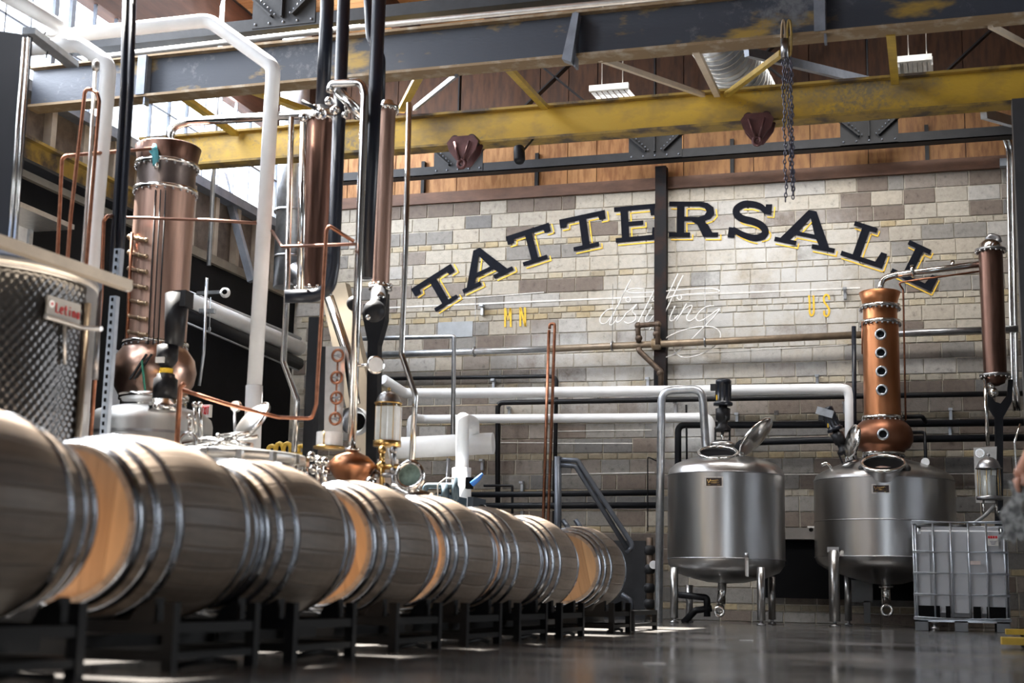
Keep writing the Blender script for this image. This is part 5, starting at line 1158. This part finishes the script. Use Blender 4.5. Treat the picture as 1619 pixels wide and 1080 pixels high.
G().lathe(c, [(0, -.03), (13.5*M1(c, 1), -.03), (14.5*M1(c, 1), 0), (13.5*M1(c, 1), .01), (0, .01)], 28, ax).put('case', CHROME, t); G().lathe(c, [(0, .013), (12*M1(c, 1), .013)], 26, ax).put('face', GAUGE, t); G().tube([P(565, 578, 9.1), P(588, 577, 9.05)], .012, 8).put('stem', CHROME, t)
# tan stringer + misc behind
G().beam(P(530, 455, 12.5), P(634, 920, 12.5), .12, .27, (1, 0, 0)).solo('slanted_duct', TANP, 'pale tan slanted chute behind the valve panel', 'chute')
G().tube([P(520, 470, 12.2), P(550, 560, 12.2), P(562, 640, 12.2)], .05, 12, .1).solo('steel_chute_pipe', CHROME, 'bright pipe alongside the tan slanted chute', 'pipe')
t = thing('open_drum', 'black and steel rimmed round drum mouth behind the hooked pipe', 'drum', P(565, 668, 10.5))
c = P(565, 667, 10.5); G().lathe(c, [(14*M1(c, 1), 0), (22*M1(c, 1), 0), (22*M1(c, 1), .1)], 28, (0, -1, 0)).put('rim', GALV, t); G().lathe(c, [(0, -.02), (20*M1(c, 1), -.02)], 28, (0, -1, 0)).put('mouth', BLACKM, t)
# white drum pipe & uprights
t = thing('insulated_header', 'thick white capped header pipe with an upright hairpin in front', 'pipe', P(730, 790, 15.0))
G().tube([P(560, 712, 14.8), P(780, 701, 15.0)], M1(P(700, 700, 15), 17), 24).put('drum', WHITEP, t)
G().tube([P(730, 880, 14.5), P(731, 672, 14.5), P(731, 662, 14.5), P(748, 668, 14.9), P(748, 690, 15.0)], M1(P(730, 700, 14.5), 10.5), 18, .12).put('hairpin', WHITEP, t)
G().tube([P(730, 880, 14.45), P(730, 740, 14.45)], M1(P(730, 700, 14.45), 15), 20).put('sleeve', WHITEP, t)
G().tube([P(700, 880, 14.9), P(709, 725, 14.9)], .025, 8).put('thin_riser', STEELD, t)
t = thing('heat_exchanger', 'blue-grey heat exchanger box behind the sixth barrel', 'machine', P(705, 880, 14.0))
G().span(P(640, 880, 13.5), P(738, 788, 14.1)).put('frame', BLGREY, t)
G().span(P(737, 880, 13.6), P(768, 790, 14.0)).put('end_block', mat('navy_block', (.02, .03, .045), .4), t)
for x in (664, 676, 690, 716): G().span((P(x, 800, 13.47).x-.012, 13.47, .8), (P(x, 800, 13.47).x+.012, 13.5, P(x, 789, 13.47).z)).put('plate_edge', GALV, t)
G().tube([P(672, 790, 13.44), P(672, 768, 13.44), P(722, 768, 13.44), P(722, 790, 13.44)], .03, 8, .04).tube([P(704, 800, 13.44), P(704, 765, 13.44)], .045, 10).tube([P(719, 800, 13.44), P(719, 755, 13.44)], .035, 10).put('blue_pipework', BLGREY, t)
G().disc(P(764, 806, 13.6), .05, -.05, (0, 1, 0)).put('port', BLACKM, t)
G().tube([P(746, 766, 14.3), P(756, 757, 14.3), P(763, 749, 14.3)], [.032, .028, .013], 10).solo('blue_lever', BLUEP, 'bright blue lever handle right of the white sleeve', 'handle')
G().box(P(742, 764, 14.35), (.06, .08, .12)).solo('black_actuator', BLACKM, 'small black block holding the blue lever', 'fitting')
G().tube([P(692, 788, 13.36), P(692, 766, 13.36), P(705, 756, 13.36), P(718, 757, 13.36)], .008, 6, .05).solo('cable', ALU, 'thin white cable looping over the blue-grey exchanger', 'cable')
# ================================================================== DUCT, LEFT WALL PIPES
t = thing('round_duct', 'vertical galvanised duct with side elbow before the left windows', 'duct', P(455, 450, 16.0))
G().tube([V((P(462, 200, 16.0).x, 16.0, ROOFZ)), P(455, 455, 16.0)], M1(P(455, 300, 16), 23), 28).put('duct_body', GALV, t)
for y in (335, 408): c = P(458, y, 16.0); G().lathe(c, [(24*M1(c, 1), -.02), (24.6*M1(c, 1), -.02), (24.6*M1(c, 1), .02), (24*M1(c, 1), .02)], 28).put('joint_band', STEELD, t)
G().tube([P(462, 428, 15.8), P(485, 445, 15.8), P(490, 470, 15.8)], .13, 18, .15).put('elbow', STEELD, t)
XW = XL+.3
def wpipe(nm, a, b, r, m, lab, cat='pipe'):
    p, q_ = PX(a[0], a[1], XW), PX(b[0], b[1], XW); q_ = p.lerp(q_, min(1, (18.1-p.y)/(q_.y-p.y)))
    G().tube([p, q_], r, 14).solo(nm, m, lab, cat)
wpipe('insulated_pipe', (255, 458), (500, 562), .11, WHITEP, 'thick white pipe running along the black left wall')
wpipe('insulated_pipe', (255, 480), (500, 588), .09, FOAM, 'thick black pipe just under the white one on the left wall')
wpipe('conduit', (255, 446), (500, 547), .035, GALV, 'thin steel conduit above the white pipe on the left wall')
wpipe('conduit', (280, 503), (500, 597), .02, GALV, 'thin steel conduit below the black pipe on the left wall')
t = thing('security_camera', 'white dome security camera on an arm at the left wall', 'camera', P(355, 463, 14.5))
c = P(356, 463, 14.5); G().sph(c, .062, 16).put('dome', GAUGE, t); G().sph(c+V((.02, -.05, .0)), .03, 12).put('lens', BLACKM, t); G().beam(P(312, 464, 14.5), P(350, 462, 14.5), .04, .04).put('arm', GALV, t)
t = thing('pipe_hanger', 'steel hanger with wires on the left wall pipes', 'bracket', P(332, 500, 14.4))
G().beam(P(316, 492, 14.4), P(340, 492, 14.4), .05, .05).put('channel', GALV, t); G().tube([P(333, 470, 14.4), P(331, 525, 14.4)], .008, 6).put('wire', GALV, t)
g = G(); c = P(331, 521, 14.4); g.tube([c+V((.015*math.cos(a_), 0, .03*math.sin(a_))) for a_ in [k*math.pi/5 for k in range(10)]], .006, 5, closed=True); g.put('shackle', GALV, t)
# diagonal brace at window and thin posts
G().beam(P(352, 275, 16.6), P(398, 445, 16.6), .09, .09).solo('window_brace', IRONG, 'slanted grey steel brace in front of the left windows', 'brace')
G().tube([V((P(336, 262, 15.5).x, 15.5, ROOFZ)), P(330, 420, 15.5)], .03, 8).solo('drop_rod', GALV, 'thin upright steel rod left of the slanted brace', 'rod')
pipe('conduit', [P(327, 440, 14.0), P(322, 560, 14.0), P(315, 610, 14.0)], 2.6, GALV, 'thin bent conduit right of the left onion bulb', br=.1)
# exit sign
t = thing('exit_sign', 'white exit sign with red letters behind the vat valves', 'sign', P(327, 650, 12.5))
c = P(327, 650, 12.5); s = M1(c, 1); G().box(c, (15*s, .05, 20*s)).put('sign_box', SWITCH, t)
def boxl(pts, w, parent, m, cc, nm='letter', lab=None):
    g = G()
    for a_, b_ in pts: g.beam(cc+V((a_[0]*s, 0, a_[1]*s)), cc+V((b_[0]*s, 0, b_[1]*s)), w*s, .01, (0, 1, 0))
    o = g.put(nm, m, parent)
    if lab: o['label'] = lab
f = c-V((0, .03, 0))
for i, (ch, st_) in enumerate((('E', [((0, -6), (0, 6)), ((0, 6), (2.4, 6)), ((0, 0), (2, 0)), ((0, -6), (2.4, -6))]), ('X', [((0, -6), (2.6, 6)), ((2.6, -6), (0, 6))]), ('I', [((.6, -6), (.6, 6))]), ('T', [((1, -6), (1, 6)), ((-.6, 6), (2.6, 6))]))):
    boxl(st_, .9, t, REDT, f+V(((-6+3.4*i-(0 if i < 3 else .8))*s, 0, 0)), lab='red letter %s' % ch)
# yellow coil at vat
g = G()
for i, x in enumerate((430, 442, 454, 466, 476)): g.tube([P(x+6*math.cos(a_), 712+(11 if i in (1, 2) else 7)*math.sin(a_), 11) for a_ in [k*math.pi/6 for k in range(12)]], .02, 7, closed=True)
g.solo('yellow_hose_coil', PALLET, 'yellow hose coils glimpsed behind the vat rim', 'hose')
# ================================================================== LEFT WHITE PIPES ETC
pipe('insulated_riser', [P(30, 66, 9.0), P(120, 55, 9.2), P(330, 32, 9.6), P(432, 105, 9.6), P(431, 130, 9.6), P(402, 614, 9.6)], 11.5, WHITEP, 'long white pipe crossing the top left, then dropping past the column', br=.14, seg=20)
G().tube([P(402, 610, 9.6), P(398, 730, 9.6)], M1(P(400, 650, 9.6), 13.5), 20).solo('white_sleeve', WHITEP, 'wider white sleeve at the foot of the long white pipe', 'pipe')
pipe('insulated_riser', [P(30, 78, 8.6), P(125, 70, 8.7), P(172, 102, 8.7), P(166, 180, 8.7), P(152, 330, 8.7), P(140, 480, 8.7), P(110, 930, 8.7)], 12.5, WHITEP, 'second white pipe turning down left of the twin dark risers', br=.14, seg=20)
pipe('insulated_pipe', [P(-30, -30, 7.2), P(92, 40, 8.6), P(80, 48, 8.8)], 11, WHITEP, 'pale thick pipe entering from the top left corner', br=.1, seg=18)
for x, l in ((198, 'left'), (209, 'right')):
    G().tube([P(x+2, -30, 8.4), P(x-3, 150, 8.4), P(x-14, 330, 8.4), P(x-20, 430, 8.4)], M1(P(200, 200, 8.4), 5.6), 14, .3).solo('twin_riser', FOAMB, '%s tube of the twin dark risers at the left' % l, 'pipe', 'twin dark risers')
for pts, l in (([P(68, 900, 8.2), P(103, 460, 8.2), P(112, 340, 8.2), P(134, 146, 8.2), P(138, 141, 8.2), P(146, 142, 8.2)], 'copper pipe with hooked top left of the second white pipe'),
               ([P(100, 900, 8.15), P(132, 470, 8.15), P(141, 360, 8.15), P(157, 160, 8.15), P(154, 148, 8.15), P(148, 144, 8.15)], 'copper pipe running down the face of the second white pipe'),
               ([P(56, 900, 8.3), P(88, 470, 8.3), P(98, 252, 8.3), P(103, 247, 8.3), P(238, 235, 9.2)], 'copper pipe bending right toward the teal valve'),
               ([P(128, 900, 8.3), P(160, 470, 8.3), P(164, 350, 8.3), P(169, 342, 8.3), P(190, 341, 8.5)], 'short copper elbow beside the perforated strut')):
    pipe('copper_pipe', pts, 3.1, COPPIPE, l, br=.03)
pipe('conduit', [P(151, 105, 8.3), P(141, 270, 8.3), P(128, 450, 8.3), P(98, 900, 8.3)], 3, ALU, 'pale conduit on the left side of the second white pipe')
# perforated strut
def strut(a, b, w, Y, label):
    p, q_ = P(a[0], a[1], Y), P(b[0], b[1], Y); t = thing('perforated_strut', label, 'strut', q_, 'perforated struts')
    W_ = M1(p, w); G().beam(p, q_, W_, .01, (0, 1, 0)).beam(p+V((W_/2, .02, 0)), q_+V((W_/2, .02, 0)), .005, .04, (0, 1, 0)).beam(p+V((-W_/2, .02, 0)), q_+V((-W_/2, .02, 0)), .005, .04, (0, 1, 0)).put('channel', mat('pale_zinc', (.42, .47, .54), .4, .5), t)
    n = int((p-q_).length/.05); g = G(); d_ = (q_-p)/n
    for k in range(n): g.beam(p+d_*(k+.25)-V((0, .008, 0)), p+d_*(k+.72)-V((0, .008, 0)), W_*.28, .008, (0, 1, 0))
    g.put('slots', BLACKM, t)['kind'] = 'stuff'
strut((186, 393), (182, 442), 11, 7.9, 'upper perforated grey strut left of the weathered column'); strut((179, 468), (145, 930), 11, 7.9, 'long perforated grey strut right of the dimpled tank')
t = thing('trapeze_channel', 'slotted grey channel hanging diagonally under the white pipes', 'strut', P(80, 85, 8))
G().beam(P(45, 48, 7.6), P(115, 102, 8.4), .09, .045).put('channel', GALV, t); G().tube([P(72, 50, 8), P(66, 62, 8)], .006, 6).tube([P(75, 80, 8), P(73, 92, 8)], .006, 6).put('rod', IRON, t)
G().lathe(P(151, 112, 8.2), [(0, 0), (.02, 0), (.026, .02), (.026, .06), (.01, .08), (0, .08)], 12).solo('conduit_fitting', ALU, 'small rounded conduit fitting on the bend of the second white pipe', 'fitting')
# dark column at far left with chrome tubes
G().extr([P(-60, 40, 7.0), P(44, 55, 7.0), P(12, 470, 7.0), P(-60, 470, 7.0)], (0, .05, 0)).solo('dark_cabinet_column', mat('charcoal_panel', (.010, .010, .014), .5, .0, spec=.3), 'tall charcoal column at the left edge above the dimpled tank', 'column')
for a_, b_, l in ((38, 8, 'left'), (45, 17, 'right')):
    G().tube([P(a_, 60, 6.95), P(b_, 470, 6.95)], .011, 10).solo('chrome_tube', CHROME, '%s of two thin bright tubes on the charcoal column' % l, 'pipe', 'thin bright tubes on the charcoal column')
# bright lower window at left wall + light wall
w = sthing('window_6')
ya, yb = PX(60, 400, XL+.02).y, PX(235, 440, XL+.02).y
za, zb = 2.55, 3.9
G().span((XL, 8.0, za), (XL+.03, 12.2, zb)).put('pane', mat('sunlit_blind', (.78, .78, .76), .6), w)
for k in range(6): G().span((XL+.03, 8.0+.84*k-.03, za), (XL+.06, 8.0+.84*k+.03, zb)).put('mullion', GALV, w)
G().span((XL+.03, 7.9, zb), (XL+.5, 12.3, zb+.05)).put('awning', ALU, w)
G().span(P(140, 945, 13.0), P(208, 560, 13.3)).solo('pale_cabinet', mat('pale_grey_cabinet', (.36, .39, .44), .5), 'pale blue-grey cabinet behind the perforated strut', 'cabinet')
# ================================================================== DIMPLED TANK
YD = 6.4; cD = P(-62, 600, YD); sD = M1(cD, 1); BD = V((cD.x, cD.y, 0)); zD = lambda y: P(-62, y, YD).z
T = thing('dimpled_tank', 'dimpled steel jacketed tank with red lettered plate at the left edge', 'tank', BD)
RD = 198*sD; ztop = zD(425); zbot = .25
def in_dimple(): pass
G().lathe(BD, [(RD, zbot), (RD, ztop-.04)], 96).put('shell', STEELD, T)
G().lathe(BD, [(RD, ztop-.1), (RD*1.005, ztop-.1), (RD*1.005, ztop-.055), (RD, ztop-.055)], 96).put('weld_band', ALU, T)
G().lathe(BD, [(RD, ztop-.055), (RD*1.03, ztop-.05), (RD*1.03, ztop), (RD*.95, ztop+.004), (0, ztop+.02)], 96).put('rim', mat('blued_rim', (.10, .13, .20), .35, .8), T)
zj0, zj1 = zD(900), ztop-.11
a_0, a_1 = -1.9, .15
NX, NZ = 150, 118
g = G(); vs = []
nu, nv = 30, 26
for i in range(NX+1):
    an = a_0+(a_1-a_0)*i/NX; col_ = []
    for j in range(NZ+1):
        z_ = zj0+(zj1-zj0)*j/NZ; u = (i/NX)*nu; v = (j/NZ)*nv
        d = min((u-round(u))**2+(v-round(v))**2, (u-.5-round(u-.5))**2+(v-.5-round(v-.5))**2)
        bul = .012*min(1, math.sqrt(d)/.42)
        if i in (0, NX) or j in (0, NZ): bul = 0
        r_ = RD+.002+bul; col_.append(g.b.verts.new(BD+V((r_*math.cos(an), r_*math.sin(an), z_))))
    vs.append(col_)
for i in range(NX):
    for j in range(NZ): f = g.face((vs[i][j], vs[i+1][j], vs[i+1][j+1], vs[i][j+1])); f.smooth = True
g.put('dimple_jacket', mat('jacket_steel', (.12, .118, .118), .32, 1, .2, 5), T)
for a_ in (0.3, -1.3, -2.8, 1.8): G().tube([BD+V((RD*.8*math.cos(a_), RD*.8*math.sin(a_), 0)), BD+V((RD*.8*math.cos(a_), RD*.8*math.sin(a_), .3))], .04, 10).put('leg', STEEL, T)
def onD(x, y, off=0.0):     # point on the tank cylinder
    r = ray(x, y); o = C0-BD; a = r.x**2+r.y**2; b = 2*(o.x*r.x+o.y*r.y); c = o.x**2+o.y**2-(RD+off)**2
    D_ = b*b-4*a*c
    if D_ < 0: D_ = 0
    return C0+r*((-b-math.sqrt(D_))/(2*a))
# plate with lettering
pl = [onD(78, 462, .03), onD(72, 500, .03), onD(130, 518, .03), onD(150, 525, .03), onD(152, 500, .03), onD(132, 482, .03)]
pa, pb, pc, pd = onD(76, 466, .04), onD(73, 498, .04), onD(126, 515, .04), onD(128, 482, .04)
g = G(); nrm = (pb-pa).cross(pd-pa).normalized()
if nrm.dot(C0-pa) < 0: nrm = -nrm
g.extr([pa, pb, pc, pd], nrm*-.01); g.put('name_plate', mat('tan_plate', (.34, .32, .29), .5, .4), T)
def pm(u, v): return pa.lerp(pd, u).lerp(pb.lerp(pc, u), v)+nrm*.004
LET = {'L': [[(0, 1), (0, 0), (.7, 0)]], 'e': [[(0, .35), (.7, .35), (.6, .65), (.3, .7), (0, .5), (0, .15), (.3, 0), (.7, .08)]], 't': [[(.3, 1), (.3, .1), (.6, 0)], [(0, .65), (.65, .65)]], 'i': [[(.3, .65), (.3, 0)], [(.3, .85), (.3, .95)]], 'n': [[(0, 0), (0, .65)], [(0, .5), (.35, .67), (.6, .5), (.6, 0)]], 'a': [[(.6, .6), (.2, .65), (0, .3), (.2, 0), (.6, .1)], [(.6, .65), (.6, 0)]]}
x_ = .26
for ch in 'Letina':
    g = G()
    for l in LET[ch]: g.tube([pm(x_+.105*u, .72-.45*v) for u, v in l], .0035, 6)
    g.put('letter', REDT, T)['label'] = 'red letter %s' % ch; x_ += .125
G().disc(pm(.11, .4), .02, .004, nrm, 20).put('emblem_disc', GAUGE, T); G().disc(pm(.11, .4)+nrm*.004, .008, .002, nrm, 12).put('emblem_drop', REDT, T)
G().tube([onD(72, 500, .05), onD(128, 518, .06), onD(160, 520, .2)], .014, 8).put('plate_rail', ALU, T)
th = [onD(103, 512, .012), onD(103, 572, .012), onD(128, 580, .012), onD(130, 518, .012)]
G().extr(th, (.0, -.02, 0)).put('thermometer_case', mat('dark_case', (.06, .06, .07), .4), T)
G().tube([onD(102, 508, .03), onD(102, 576, .03)], .009, 8).put('case_edge', ALU, T)
G().box(onD(117, 516, .03), (.055, .01, .014)).put('case_label', SWITCH, T)
G().tube([onD(134, 480, .01)+V((.02, 0, 0)), onD(134, 480, .01)+V((.02, 0, -1.6))], .018, 10).put('side_tube', mat('tan_steel', (.45, .38, .30), .3, .9), T)
pipe('steel_frame_tube', [P(157, 450, 6.9), P(152, 560, 6.9), P(150, 600, 6.9)], 5, STEELD, 'short blurred steel tube at the right side of the dimpled tank')
G().beam(P(-40, 368, 5.6), P(203, 452, 6.6), .06, .055).solo('lid_arm', mat('tan_bar', (.52, .45, .36), .45, .3), 'long tan bar slanting above the dimpled tank', 'bar')
G().sph(P(202, 454, 6.6), .028, 10).solo('bar_knob', ALU, 'rounded pale knob on the end of the tan bar', 'knob')
# small white scrap on the floor, and a sun spot laid as a pale chip
for x, y, l in ((1180, 1013, 'small white scrap on the floor below the left tank'), (1035, 1050, 'white chip standing in for a sun spot on the near floor')):
    c = PZ(x, y, .002); G().box(c+V((0, 0, .002)), (.09, .05, .004)).solo('scrap_and_sun_spot', SWITCH, l, 'scrap')
# clean-up: every part must carry no category; names end here
